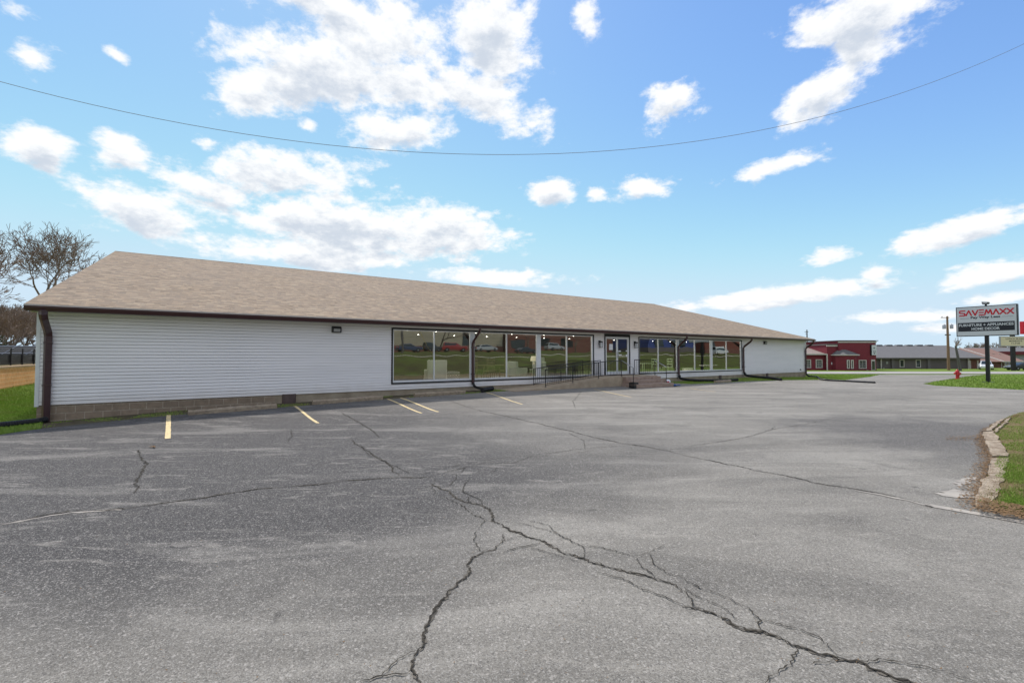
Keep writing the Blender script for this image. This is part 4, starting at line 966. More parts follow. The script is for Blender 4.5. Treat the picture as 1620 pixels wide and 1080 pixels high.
# ------------------------------------------------------------------ left: retaining wall, terrace, fence, panels
RW = [(-17.5, 12.5), (-24.5, 22), (-27.9, 27), (-33, 34.5), (-46, 50)]
TZ = 1.30
def TZf(x, y): return TZ + .006 * max(0, y - 30) * 0
sheet('terrace', [(-17.5, 12.5), (-24.5, 22), (-27.9, 27), (-33, 34.5), (-46, 50), (-72, 90), (-150, 190), (-500, 190), (-500, 12.5)], 0, 12, M['soilgrass'], 0, zf=lambda x, y: TZ)
wl = empty('retaining_wall', (-24.5, 22, 0), 0, 'orange tan block retaining wall with pale cap on the left lawn', 'wall')
for (ax, ay), (bx, by) in zip(RW, RW[1:]):
    a, b = Vector((ax, ay, 0)), Vector((bx, by, 0)); L = (b - a).length; an = math.atan2(b.y - a.y, b.x - a.x)
    T = Matrix.Translation((a.x + 24.5, a.y - 22, 0)) @ Matrix.Rotation(an, 4, 'Z')
    m = MB(); m.box(0, L, -.28, .02, -.6, TZ - .05); o = m.build('wall_section', M['tanblock'], wl); o.matrix_local = T
    m = MB(); k = 0; x = 0
    while x < L: m.box(x + .004, min(L, x + .45) - .004, -.31, .05, TZ - .05, TZ + .03 + rnd.uniform(-.006, .006)); x += .45
    o = m.build('cap_stone', M['concpale'] if False else nm('cap_tan', (.52,.38,.26), (.42,.28,.18), 3, .9), wl); o.matrix_local = T
fn = empty('black_fence', (-24.5, 22, TZ), 0, 'thin black metal fence standing on top of the tan retaining wall', 'fence')
fm = MB()
for (ax, ay), (bx, by) in zip(RW[:-1], RW[1:]):
    a, b = Vector((ax + 24.5 - .8, ay - 22, 0)), Vector((bx + 24.5 - .8, by - 22, 0)); n = max(1, int((b - a).length / 2.0))
    for k in range(n):
        p = a.lerp(b, k / n); m = MB(); m.tube([(p.x, p.y, -.1), (p.x, p.y, .95)], .035, 6); m.build('fence_post', M['black'], fn)
    for z in (.12, .9): fm.tube([(a.x, a.y, z), (b.x, b.y, z)], .016, 4)
    for k in range(int((b - a).length / .16)): p = a.lerp(b, k * .16 / (b - a).length); fm.tube([(p.x, p.y, .12), (p.x, p.y, .9)], .004, 3)
fm.build('fence_panel', M['black'], fn, fix=False)
for (ax, ay), (bx, by) in zip(RW[:-1], RW[1:]):
    a, b = Vector((ax + 23.68, ay - 22, 0)), Vector((bx + 23.68, by - 22, 0)); T = Matrix.Translation(a) @ Matrix.Rotation(math.atan2(b.y - a.y, b.x - a.x), 4, 'Z')
    m = MB(); m.box(0, (b - a).length, .02, .03, .04, .60, T=T); m.build('windscreen', M['rubber'], fn)
for i in range(3):
    t = empty('solar_rack', (-39.5 - i * 4.2, 35 + i * 4.5, TZ), R(8), ('nearest', 'middle', 'farthest')[i] + ' of three dark tilted panel racks with silver rails behind the black fence', 'solar rack')
    m = MB(); T = Matrix.Translation((0, 0, .66)) @ Matrix.Rotation(R(28), 4, 'X'); m.box(-9, 9, -1.2, 1.2, 0, .05, T=T); m.build('panel', M['solar'], t)
    m = MB()
    for y in (-1.2, 0, 1.2): m.box(-9, 9, y - .035, y + .035, .055, .085, T=T)
    for k in range(12): x = -9 + k * 18 / 11; m.box(x - .02, x + .02, -1.2, 1.2, .088, .10, T=T)
    m.build('rail', M['steel'], t)
    for x in (-8, -4, 0, 4, 8):
        m = MB(); m.tube([(x, .9, -.1), (x, .9, 1.08)], .05, 6); m.build('leg', M['steel'], t); m = MB(); m.tube([(x, -.95, -.1), (x, .8, 1.0)], .04, 6); m.build('brace', M['steel'], t)

# ------------------------------------------------------------------ right: broken kerb slabs
def slab(pts, h, label, seed):
    P = [gp(x, y, h) for x, y in pts]; c = sum(P, Vector()) / len(P); c.z = H(c.x, c.y); Q = []
    for i in range(len(P)):
        a, b = P[i], P[(i + 1) % len(P)]; n = max(1, int((b - a).length / .10))
        for k in range(n): p = a.lerp(b, k / n); j = .035 * mnoise.noise(Vector((p.x * 3, p.y * 3, seed))) + .012 * mnoise.noise(Vector((p.x * 13, p.y * 13, seed))); Q.append(Vector((p.x + j, p.y - j, 0)))
    m = MB(); n = len(Q)
    top = [(p.x - c.x, p.y - c.y, H(p.x, p.y) + h - c.z + .012 * mnoise.noise(Vector((p.x * 5, p.y * 5, seed)))) for p in Q]
    bot = [(x, y, z - h - .08) for x, y, z in top]
    m.face(top); b0 = len(m.v)
    for i in range(n): j = (i + 1) % n; m.face([bot[i], bot[j], top[j], top[i]])
    o = m.build('kerb_slab', M['kerb'], fix=False); o.location = c
    tag(o, label, 'kerb'); return o
tk = NT('broken_kerb'); kn = tk.noise(4, 7, .75); kc = tk.mix(tk.rng(kn, .4, .62), (.42,.345,.265), (.22,.165,.115)); kc = tk.mix(tk.rng(tk.noise(22, 5, .7), .5, .68, 0, .75), kc, (.09,.06,.04))
tk.bump(tk.math('ADD', kn, tk.noise(30, 4)), .9, .03); M['kerb'] = tk.fin(kc, .95, .1)
def z7(pts): return [(1450 + x / 3.6, 560 + y / 3.6) for x, y in pts]
slab(z7([(335,868),(332,830),(350,770),(375,720),(395,690),(415,640),(425,592),(522,590),(520,625),(505,655),(494,700),(482,755),(450,800),(430,850),(385,865)]), .05, 'nearest and widest broken pink kerb slab at the right, half covered in litter', 2)
slab(z7([(428,576),(412,535),(398,500),(385,470),(375,442),(440,436),(452,455),(470,488),(495,530),(522,575)]), .07, 'middle pale broken kerb slab, where the kerb bends', 5)
slab(z7([(382,438),(410,420),(440,398),(470,376),(488,366),(500,370),(470,395),(445,412),(425,430)]), .07, 'far left narrow kerb strip beyond the bend, at the lot side', 8)
slab(z7([(440,436),(465,415),(492,394),(515,366),(535,358),(520,378),(498,400),(470,425),(450,442)]), .07, 'far right narrow kerb strip beyond the bend, at the grass side', 11)

# ------------------------------------------------------------------ kerb island and blades of grass
isl = [gp(x, y).xy for x, y in ((1700,845),(1620,819),(1575,807),(1548,800),(1556,765),(1574,742),(1580,722),(1570,704),(1562,688),(1566,675),(1585,666),(1604,657),(1614,654),(1640,648))] + [W(34, 15.2).xy, W(34, 24).xy, W(19, 24).xy]
sheet('verge', isl, .035, .35, M['soilgrass'], .1)
island = [(p[0], p[1]) for p in isl]
def blades(mb, n, sample, h, w, rg, dz=0):
    for _ in range(n):
        p = sample(rg)
        if p is None: continue
        x, y, sc = p; z = H(x, y) + dz; a = rg.uniform(0, 6.28); hh = h * rg.uniform(.5, 1.3) * sc; ln = rg.uniform(.1, .75) * hh; dx, dy = math.cos(a), math.sin(a); ww = w * rg.uniform(.6, 1.3)
        b = len(mb.v); mb.v += [(x - dy * ww, y + dx * ww, z - .01), (x + dy * ww, y - dx * ww, z - .01), (x + dx * ln * .4 + dy * ww * .5, y + dy * ln * .4 - dx * ww * .5, z + hh * .6), (x + dx * ln, y + dy * ln, z + hh)]
        mb.f += [(b, b + 1, b + 2), (b, b + 2, b + 3)]; mb.m += [0, 0]
rg = random.Random(11); g1_, g2_ = MB(), MB()
def s_isl(dry):
    def f(rg):
        px = rg.uniform(1545, 1640); py = 648 + (845 - 648) * rg.random() ** 1.0; p = gp(px, py, .03)
        if not inside((p.x, p.y), island): return None
        k = mnoise.noise(Vector((p.x * .8, p.y * .8, 2))) + .5 * mnoise.noise(Vector((p.x * 2.4, p.y * 2.4, 4)))
        edge = sm(1548, 1600, px - (py - 740) * .15)
        if dry: return (p.x, p.y, .7) if rg.random() < .9 - .4 * edge else None
        return (p.x, p.y, 1) if k + edge * .9 - .74 > rg.uniform(-.2, .3) else None
    return f
blades(g1_, 34000, s_isl(False), .035, .0035, rg, .035); blades(g2_, 16000, s_isl(True), .035, .004, rg, .035)
def s_strip(s0, s1, d0, d1, skip=()):
    def f(rg):
        s, d = rg.uniform(s0, s1), rg.uniform(d0, d1); e = d1 + .22 * mnoise.noise(Vector((s * 1.7, 0, 0))) - .15
        if d > e or any(a < s < b for a, b in skip): return None
        p = W(s, d); k = mnoise.noise(Vector((p.x, p.y, 7))); return (p.x, p.y, .9 + .5 * k) if k + (s > 20) > -.02 else None
    return f
blades(g1_, 5200, s_strip(.4, 9.9, .35, 1.6), .06, .006, rg); blades(g1_, 4000, s_strip(9.9, 15.2, .1, 1.45), .06, .006, rg); blades(g1_, 9000, s_strip(25.4, 41, .1, 2.5), .07, .008, rg); blades(g1_, 4000, s_strip(41, 48.5, .1, 3.2), .07, .01, rg)
blades(g2_, 3500, s_strip(2, 16, .1, 1.5), .05, .006, rg)
def s_left(rg):
    px, py = rg.uniform(-8, 66), rg.uniform(606, 706); p = gp(px, py)
    s, d = SD(p.x, p.y)
    if s > -.02 and d < 9 and inside((p.x, p.y), lotpoly): return None
    if inside((p.x, p.y), lotpoly): return None
    return (p.x, p.y, 1)
blades(g1_, 22000, s_left, .075, .007, rg)
def s_right(rg):
    px, py = rg.uniform(1440, 1640), rg.uniform(592, 620); p = gp(px, py)
    return None if inside((p.x, p.y), lotpoly) or py < 594 - (px - 1500) * .01 else (p.x, p.y, 1)
blades(g1_, 15000, s_right, .09, .02, rg)
def s_right2(rg):
    px, py = rg.uniform(1272, 1400), rg.uniform(592, 605); p = gp(px, py); return None if inside((p.x, p.y), lotpoly) else (p.x, p.y, 1)
blades(g1_, 9000, s_right2, .09, .02, rg)
o = g1_.build('grass', M['blade'], fix=False); o['kind'] = 'stuff'
o = g2_.build('dry_grass', M['bladedry'], fix=False); o['kind'] = 'stuff'
# leaf litter: along the kerb and a few scraps on the asphalt
lm = MB(); rg = random.Random(5)
def leaf(x, y, z, s):
    a = rg.uniform(0, 6.3); c, sn = math.cos(a) * s, math.sin(a) * s; b = len(lm.v); q = [rg.uniform(0, .5) * s for _ in range(4)]
    lm.v += [(x + c, y + sn, z + q[0]), (x - sn * .5, y + c * .5, z + q[1]), (x - c, y - sn, z + q[2]), (x + sn * .5, y - c * .5, z + q[3])]; lm.f += [(b, b + 1, b + 2, b + 3)]; lm.m.append(0)
kx = [(1612,656),(1590,664),(1562,678),(1553,692),(1558,706),(1566,722),(1560,742),(1548,768),(1543,800)]
for _ in range(5200):
    i = rg.randrange(len(kx) - 1); u = rg.random(); x = kx[i][0] + (kx[i + 1][0] - kx[i][0]) * u; y = kx[i][1] + (kx[i + 1][1] - kx[i][1]) * u
    f = rg.random() ** 2; k = (y - 640) / 160; x += -f * 34 * k * (1 if rg.random() < .7 else -1.3) + rg.gauss(0, 2.5); p = gp(x, y + rg.gauss(0, 4 * k), LOT + .012); leaf(p.x, p.y, p.z, rg.uniform(.006, .022))
for _ in range(500): p = gp(rg.uniform(1495, 1560), 693 + 6 * rg.gauss(0, .35), LOT + .012); leaf(p.x, p.y, p.z, rg.uniform(.006, .018))
for _ in range(1100):
    x_ = rg.uniform(1545, 1640); p = gp(x_, 811 + (x_ - 1540) * .19 - 5 - 22 * rg.random(), LOT + .05); leaf(p.x, p.y, p.z, rg.uniform(.008, .025))
for _ in range(260): p = gp(rg.uniform(0, 1600), 640 + 440 * rg.random() ** .6, LOT + .006); leaf(p.x, p.y, p.z, rg.uniform(.004, .009))
for _ in range(420): s, d = rg.uniform(1, 16), 1.25 + .25 * rg.gauss(0, 1); p = W(s, d); leaf(p.x, p.y, H(p.x, p.y) + .045, rg.uniform(.01, .03))
for _ in range(14): p = gp(242 + rg.gauss(0, 3), 707 + rg.gauss(0, .8), LOT + .012); leaf(p.x, p.y, p.z, .035)
o = lm.build('leaf_litter', M['leafdry'], fix=False); o['kind'] = 'stuff'

# ================================================================== the store's sign
SA, SBp = Vector((31.85, 32.9)), Vector((33.45, 30.35)); sw = (SBp - SA).length; sa = math.atan2(SBp.y - SA.y, SBp.x - SA.x)
zt = at(1566, 483.6, 31.6).z; zb_ = at(1566, 531.3, 31.6).z; sh = zt - zb_; cpos = (SA + SBp) / 2; pp = gp(1564.5, 604.3)
sg = empty('pole_sign', (cpos.x, cpos.y, H(cpos.x, cpos.y)), sa, 'white and black furniture store sign on a black pole in the grass', 'sign'); z_ = -H(cpos.x, cpos.y)
m = MB(); m.box(-sw / 2, sw / 2, -.16, .16, zb_ + z_, zt + z_); m.build('cabinet', M['black'], sg, bevel=.01)
m = MB(); m.box(-sw / 2 + .05, sw / 2 - .05, -.168, -.161, zb_ + z_ + .05, zt + z_ - .05); m.build('sign_face', M['signwhite'], sg)
bx0, bx1 = -sw / 2 + .10, sw / 2 - .14; by0, by1 = zb_ + z_ + sh * .165, zb_ + z_ + sh * .46
m = MB(); m.box(bx0, bx1, -.174, -.169, by0, by1); m.build('sign_band', M['signblack'], sg)
def stroke(mb, pts, w, T):
    for (ax, ay), (bx, by) in zip(pts, pts[1:]):
        a, b = T(ax, ay), T(bx, by); d = (b - a); n = Vector((-d.y, d.x)).normalized() * w / 2; e = d.normalized() * w * .28
        q = [a - n - e, b - n + e, b + n + e, a + n - e]; off = rnd.uniform(0, .0008); mb.prism([(p.x, p.y) for p in q], -.1755 - off, -.1700, axis='Y')
LET = {'S': [[(1,1),(.12,1),(.0,.75),(.12,.54),(.88,.46),(1,.25),(.88,0),(0,0)]], 'A': [[(0,0),(.5,1),(1,0)]], 'V': [[(0,1),(.5,0),(1,1)]], 'E': [[(.05,1),(1,1)],[(.05,.5),(.95,.5)],[(.05,0),(1,0)]],
       'M': [[(0,0),(.22,1),(.5,.25),(.78,1),(1,0)]], 'X': [[(0,1),(1,0)],[(1,1),(0,0)]]}
m = MB(); word = 'SAVEMAXX'; tw = sw * .875; lw = [1, .95, .95, .82, 1.25, .95, 1, 1]; gap = .20; tot = sum(lw) + gap * 7; x = -sw * .435; u = tw / tot; yb_ = zb_ + z_ + sh * .70; lh = sh * .165
for ch, w_ in zip(word, lw):
    for st_ in LET[ch]: stroke(m, st_, .078, lambda a, b, x=x, w_=w_: Vector((x + a * w_ * u, yb_ + b * lh)))
    x += (w_ + gap) * u
m.build('sign_lettering', M['signred'], sg)
def text(body, x, z, h, width, mat, parent, y=-.1755, off=0.0, name='sign_lettering', face=0):
    cu = bpy.data.curves.new('text', 'FONT'); cu.body = body; cu.align_x = 'CENTER'; cu.align_y = 'CENTER'; cu.size = 1; cu.extrude = .002; cu.offset = off; cu.resolution_u = 3
    o = bpy.data.objects.new('text', cu); col.objects.link(o); dg = bpy.context.evaluated_depsgraph_get(); dg.update(); me = bpy.data.meshes.new_from_object(o.evaluated_get(dg)); bpy.data.objects.remove(o)
    xs = [v.co.x for v in me.vertices]; ys = [v.co.y for v in me.vertices]; w0, h0 = max(xs) - min(xs), max(ys) - min(ys); cx, cy = (max(xs) + min(xs)) / 2, (max(ys) + min(ys)) / 2
    for v in me.vertices: v.co = Vector((x + (v.co.x - cx) * width / w0, y + (-v.co.z * 1.0), z + (v.co.y - cy) * h / h0))
    me.materials.clear(); me.materials.append(mat); me.name = name; q = bpy.data.objects.new(name, me); link(q, parent); return q
text('Pay Way Less', -.02, zb_ + z_ + sh * .615, sh * .095, sw * .48, M['signblack'], sg, off=.03)
m = MB(); zl = zb_ + z_ + sh * .60
m.box(-sw * .43, -sw * .27, -.1745, -.170, zl, zl + .014); m.box(sw * .26, sw * .43, -.1745, -.170, zl + .02, zl + .034); m.build_each('sign_rule', M['signblack'], sg)
text('FURNITURE + APPLIANCES', (bx0 + bx1) / 2, by0 + (by1 - by0) * .71, sh * .088, (bx1 - bx0) * .965, M['signwhite'], sg, y=-.178, off=.03)
text('HOME DECOR', (bx0 + bx1) / 2, by0 + (by1 - by0) * .27, sh * .088, (bx1 - bx0) * .50, M['signwhite'], sg, y=-.178, off=.03)
m = MB(); m.box(-.10, .10, -.10, .10, -.2, zb_ + z_); m.build('pole', M['black'], sg, bevel=.008)
m = MB(); m.box(-.26, .26, -.26, .26, -.03, .04); m.build('base_plate', M['black'], sg)
m = MB(); m.box(-.05, .05, -.05, .05, zt + z_, zt + z_ + .1); m.prism([(-.14, zt + z_ + .10), (.14, zt + z_ + .10), (.17, zt + z_ + .24), (-.17, zt + z_ + .28)], -.22, .15, axis='Y'); f = m.build('floodlight', M['black'], sg, bevel=.01)
m = MB(); m.box(-.12, .12, -.226, -.221, zt + z_ + .13, zt + z_ + .23); m.build('lens', M['steel'], f)

# hydrant
hp = gp(1515, 599.6); hy = empty('fire_hydrant', (hp.x, hp.y, H(hp.x, hp.y)), R(-20), 'bright red fire hydrant standing in the grass left of the black pole', 'hydrant')
m = MB(); m.lathe([(.15, 0), (.15, .04), (.105, .05), (.10, .10), (.10, .46), (.125, .47), (.125, .50), (.115, .52), (.10, .58), (.065, .63), (.03, .655), (.028, .70), (.012, .705)], 20); m.build('barrel', M['red'], hy, smooth=True)
for sx in (-1, 1):
    m = MB(); m.lathe([(.055, sx * .09), (.055, sx * .155), (.065, sx * .155), (.062, sx * .185), (.02, sx * .19), (.02, sx * .21)], 12, c=(0, 0, .40), axis='X'); m.build('nozzle_cap', M['red'], hy, smooth=True)
m = MB(); m.lathe([(.075, -.09), (.075, -.165), (.088, -.165), (.084, -.20), (.025, -.205), (.025, -.23)], 14, c=(0, 0, .35), axis='Y'); m.build('pumper_cap', M['red'], hy, smooth=True)
for v_ in hy.children: v_.scale = (1.12, 1.12, 1.12)

# ================================================================== across the road
FY = 85.0; GZ = H(at(1450, 585, FY).x, FY)
def fx(px, Y=FY): return at(px, 560, Y).x
def fz(py, Y=FY): return at(810, py, Y).z
def wbox(mb, p0, p1, y0, y1, q0, q1, m=0, Y=FY): mb.box(fx(p0, Y), fx(p1, Y), y0, y1, fz(q1, Y), fz(q0, Y), m)
def fwin(par, p0, p1, q0, q1, y, grid=0, Y=FY):
    Y = y; m = MB(); x0, x1, z0, z1 = fx(p0, Y), fx(p1, Y), fz(q1, Y), fz(q0, Y); w = .14
    m.box(x0, x1, y - .08, y, z1 - w, z1); m.box(x0, x1, y - .08, y, z0, z0 + w); m.box(x0, x0 + w, y - .08, y, z0 + w, z1 - w); m.box(x1 - w, x1, y - .08, y, z0 + w, z1 - w)
    o = m.build('window', M['trim'], par); m = MB(); m.box(x0 + w, x1 - w, y - .03, y - .01, z0 + w, z1 - w); m.build('pane', M['darkglass'], o)
    if grid:
        m = MB()
        for k in range(1, grid): xx = x0 + w + (x1 - x0 - 2 * w) * k / grid; m.box(xx - .02, xx + .02, y - .05, y - .035, z0 + w, z1 - w)
        for k in range(1, 4): zz = z0 + w + (z1 - z0 - 2 * w) * k / 4; m.box(x0 + w, x1 - w, y - .055, y - .051, zz - .02, zz + .02)
        m.build('muntins', M['trim'], o)
    return o
rb = empty('red_building', (0, 0, 0), 0, 'dark red office building with a stepped tower and round porch across the road', 'building')
m = MB(); m.box(fx(1215), fx(1305), FY, FY + 14, GZ - .5, fz(559.5)); wbox(m, 1305, 1328.5, FY - .6, FY + 9, 544.5, 600); m.build('wall', M['redwall'], rb)
m = MB(); x0, x1 = fx(1327, FY - 1), fx(1375, FY - 1); zt_ = fz(539.5); x2 = fx(1386, FY - .4); m.prism([(x0, FY - 1.0), (x1, FY - 1.0), (x2, FY - .4), (x2, FY + 9), (x0, FY + 9)], GZ - .5, zt_); m.build('tower', M['redwall'], rb)
m = MB(); z0, z1 = fz(542.2), fz(540.2); e = .10
m.prism([(x0 - e, FY - 1.0 - e), (x1 + .04, FY - 1.0 - e), (x2 + e, FY - .4 - .08), (x2 + e, FY + 2), (x2 + .01, FY + 2), (x1, FY - .97), (x0 - e, FY - .98)], z0, z1); m.box(fx(1304), fx(1329.5), FY - .75, FY - .6, fz(548), fz(546)); m.build('parapet_band', M['trim'], rb)
m = MB(); m.prism([(x0 - .25, FY - 1.25), (x1 + .1, FY - 1.25), (x2 + .25, FY - .7), (x2 + .25, FY + 9.2), (x0 - .25, FY + 9.2)], zt_, zt_ + .12); m.box(fx(1304), fx(1329.5), FY - .8, FY + 9, fz(546), fz(544.2)); m.build('coping', M['greywall'], rb)
m = MB(); m.prism([(FY - .5, fz(560)), (FY + 7, fz(544.6)), (FY + 14.5, fz(560))], fx(1210), fx(1304.8), axis='X'); m.build('roof', M['shingletan'], rb)
m = MB(); m.box(fx(1210), fx(1305), FY - .6, FY - .5, fz(561.2), fz(559.2)); m.box(fx(1303.5), fx(1305.2), FY - .72, FY - .6, GZ, fz(560)); m.build('fascia', M['trim'], rb)
cx_ = fx(1335, FY - .7); cyy = FY + .2; rr = (fx(1353) - fx(1316)) / 2; pr = [(cx_ + rr * math.cos(R(22.5 + 45 * k)), cyy - .9 + rr * .8 * math.sin(R(22.5 + 45 * k))) for k in range(8)]
m = MB(); m.prism(pr, GZ - .5, fz(561)); m.build('porch_wall', M['redwall'], rb)
pe = [(cx_ + (a - cx_) * 1.14, cyy - .9 + (b - cyy + .9) * 1.14) for a, b in pr]; zz0 = fz(560.6); ap = (cx_ - .3, FY - .2, fz(549))
m = MB(); [m.face([(pe[k][0], pe[k][1], zz0), (pe[(k + 1) % 8][0], pe[(k + 1) % 8][1], zz0), ap]) for k in range(8)]; m.build('porch_roof', M['shinglegrey'], rb)
m = MB(); m.prism([(cx_ + (a - cx_) * 1.03, cyy - .9 + (b - cyy + .9) * 1.03) for a, b in pe], zz0 - .18, zz0 - .003); m.build('porch_fascia', M['trim'], rb)
fwin(rb, 1273, 1282.5, 568.3, 582, FY, 3); fwin(rb, 1290, 1300.5, 568.3, 582, FY, 3); fwin(rb, 1357.8, 1370.2, 569.2, 583, FY - 1.0, 2)
yy_ = cyy - .9 - rr * .8 * .924 * .97
for a_, b_ in ((1339.3, 1343.6), (1345.6, 1349.8)): fwin(rb, a_, b_, 569, 583, FY - 1.0 - rr * .62, 0)
m = MB(); m.box(fx(1311), fx(1312.2), FY - .68, FY - .6, fz(576.5), fz(573)); m.box(fx(1363), fx(1366), FY - 1.1, FY - 1.0, fz(586), fz(585)); m.build_each('wall_lamp', M['white'], rb)
# entrance and blade sign on the splayed corner
T = Matrix.Translation((x1, FY - 1.0, 0)) @ Matrix.Rotation(math.atan2(.6, x2 - x1), 4, 'Z'); cl = math.hypot(.6, x2 - x1)
m = MB(); m.box(cl * .25, cl * .80, -.06, -.003, GZ - .1, fz(568.6), T=T); dd_ = m.build('door', M['trim'], rb); m = MB(); m.box(cl * .33, cl * .72, -.08, -.061, GZ + .1, fz(571), T=T); m.build('pane', M['darkglass'], dd_)
m = MB(); m.box(cl * .20, cl * .92, -.22, -.003, fz(561.5), fz(545.8), T=T); sg2 = m.build('blade_sign', M['signwhite'], rb)
m = MB(); m.box(cl * .15, cl * .20, -.24, -.004, fz(561.8), fz(545.5), T=T); m.build('sign_edge', M['black'], sg2)
m = MB(); m.lathe([(.16, 0), (.16, .01)], 14, c=(0, 0, 0), axis='Y'); o = m.build('sign_mark', nm('sign_green', (.05,.13,.10)), sg2); o.matrix_local = T @ Matrix.Translation((cl * .55, -.235, fz(550.5)))
m = MB(); m.box(cl * .38, cl * .78, -.228, -.221, fz(556.3), fz(555.3), T=T); m.prism([(cl * .40, fz(558)), (cl * .75, fz(558)), (cl * .57, fz(560))], -.228, -.221, T=T, axis='Y'); m.build_each('sign_mark', M['signblack'], sg2)

gb = empty('grey_building', (0, 0, 0), 0, 'long charcoal building with slate roof across the road, right of the red one', 'building')
GYb = FY + 9
m = MB(); m.box(fx(1370, GYb), fx(1530, GYb), GYb, GYb + 16, GZ - .6, fz(566, GYb)); m.build('wall', M['greywall'], gb)
m = MB(); m.box(fx(1530, GYb) + .01, fx(1554, GYb), GYb + .4, GYb + 15, GZ - .6, fz(566, GYb)); m.build('brick_wall', M['brick'], gb)
xe0, xe1 = fx(1365, GYb - .8), fx(1560, GYb - .8); xr1 = fx(1499, GYb + 8) ; ye0, ye1 = GYb - .8, GYb + 16.8; ze_ = fz(565.6, GYb - .8); zr_ = fz(546.3, GYb + 8)
m = MB(); m.face([(xe0, ye0, ze_), (xe1, ye0, ze_), (xr1, GYb + 8, zr_), (xe0, GYb + 8, zr_)]); m.face([(xe1, ye0, ze_), (xe1, ye1, ze_), (xr1, GYb + 8, zr_)]); m.face([(xe1, ye1, ze_), (xe0, ye1, ze_), (xe0, GYb + 8, zr_), (xr1, GYb + 8, zr_)])
m.build('roof', M['shinglegrey'], gb, fix=False)
m = MB(); m.box(xe0, xe1, ye0 - .02, ye0 + .1, ze_ - .22, ze_ - .004); m.build('fascia', M['greytrim'], gb)
for k in range(6):
    m = MB(); xa = fx(1384 + k * 16.0, GYb + 8); m.prism([(xa, zr_ - .05), (xa + .35, zr_ + .16), (xa + 1.35, zr_ + .16), (xa + 1.5, zr_ - .05)], GYb + 7.6, GYb + 8.4, axis='Y'); m.build('ridge_vent', M['shinglegrey'], gb)
for a_, b_ in ((1409, 1413), (1465.5, 1470)): m = MB(); m.box(fx(a_, GYb), fx(b_, GYb), GYb - .25, GYb - .004, GZ - .4, ze_ - .25); m.build('pilaster', M['greytrim'], gb)
for p_ in (1391.5, 1529.5): m = MB(); m.box(fx(p_ - .7, GYb), fx(p_ + .7, GYb), GYb - .4, GYb - .2, GZ - .2, ze_ - .2); m.build('downspout', M['trim'], gb)
fwin(gb, 1422.5, 1430, 568.6, 580.6, GYb, 0, GYb); fwin(gb, 1448, 1456, 568.9, 581.2, GYb, 0, GYb)
m = MB(); m.box(fx(1401, GYb), fx(1404, GYb), GYb - .1, GYb - .004, fz(575.5, GYb), fz(571.8, GYb)); m.box(fx(1393.5, GYb), fx(1395.5, GYb), GYb - .5, GYb - .1, fz(585, GYb), fz(581, GYb)); m.build_each('meter_box', M['steel'], gb)
for p_ in (1536, 1548): m = MB(); m.box(fx(p_, GYb), fx(p_ + 2, GYb), GYb + .3, GYb + .4 - .004, GZ, fz(570, GYb)); m.build('door_trim', M['trim'], gb)

hb = empty('brick_house', (0, 0, 0), 0, 'brown brick house with a long tan roof and white porch columns behind the store sign', 'building'); HY = FY + 16
m = MB(); m.box(fx(1548, HY), fx(1583, HY), HY, HY + 12, GZ - .6, fz(571, HY)); m.box(fx(1583, HY) + .01, fx(1612, HY), HY + 3, HY + 12, GZ - .6, fz(571, HY)); m.build('wall', M['brick'], hb)
m = MB(); a0 = (fx(1519, HY + 8), HY + 8, fz(550.5, HY + 8)); a1 = (fx(1565, HY + 8), HY + 8, fz(551, HY + 8)); b0 = (fx(1587, HY - 1), HY - 1, fz(572, HY - 1)); b1 = (fx(1622, HY - .5), HY - .5, fz(571.5, HY - .5)); b2 = (fx(1480, HY), HY - .5, fz(571.5, HY))
m.face([b2, b0, b1, a1, a0]) if False else (m.face([b2, b0, a0]), m.face([b0, b1, a1, a0])); m.face([a0, a1, (b1[0], HY + 17, b1[2]), (b2[0], HY + 17, b2[2])]); m.build('roof', M['shinglebrown'], hb, fix=False)
m = MB(); va, vb = Vector(a0), Vector(b0); m.tube([va + Vector((0, -.1, .02)), vb + Vector((0, -.1, .02))], .16, 4); m.tube([vb, Vector(b1)], .12, 4); m.build('rake_trim', M['trim'], hb)
for k in range(6): m = MB(); xx = fx(1585 + k * 5, HY); m.box(xx - .09, xx + .09, HY + .1, HY + .28, GZ - .3, fz(573, HY)); m.build('porch_column', M['trim'], hb)
fwin(hb, 1552, 1560, 571.5, 576, HY, 0, HY)
for p_, q_ in ((1571.5, 560), (1581, 560), (1587, 561)): m = MB(); v = at(p_, q_, HY + 4); m.lathe([(.14, v.z - .5), (.14, v.z + .1), (.2, v.z + .15)], 8, c=(v.x, v.y, 0)); m.build('roof_vent', M['trim'], hb)
mb_ = empty('maroon_roof_building', (0, 0, 0), 0, 'far grey building with a maroon roof edge behind the cream reader board', 'building'); MY = FY + 45
m = MB(); wbox(m, 1560, 1720, MY, MY + 15, 561, 590, Y=MY); m.build('wall', nm('far_grey', (.3,.3,.31), (.24,.24,.25), .3), mb_); m = MB(); wbox(m, 1574, 1720, MY - .8, MY + 16, 555.8, 561, Y=MY); m.build('roof_band', M['darkroof'], mb_)
m = MB(); m.prism([(MY - .5, fz(556, MY)), (MY + 8, fz(549, MY)), (MY + 16, fz(556, MY))], fx(1572, MY), fx(1720, MY), axis='X'); m.build('roof', M['shinglegrey'], mb_)

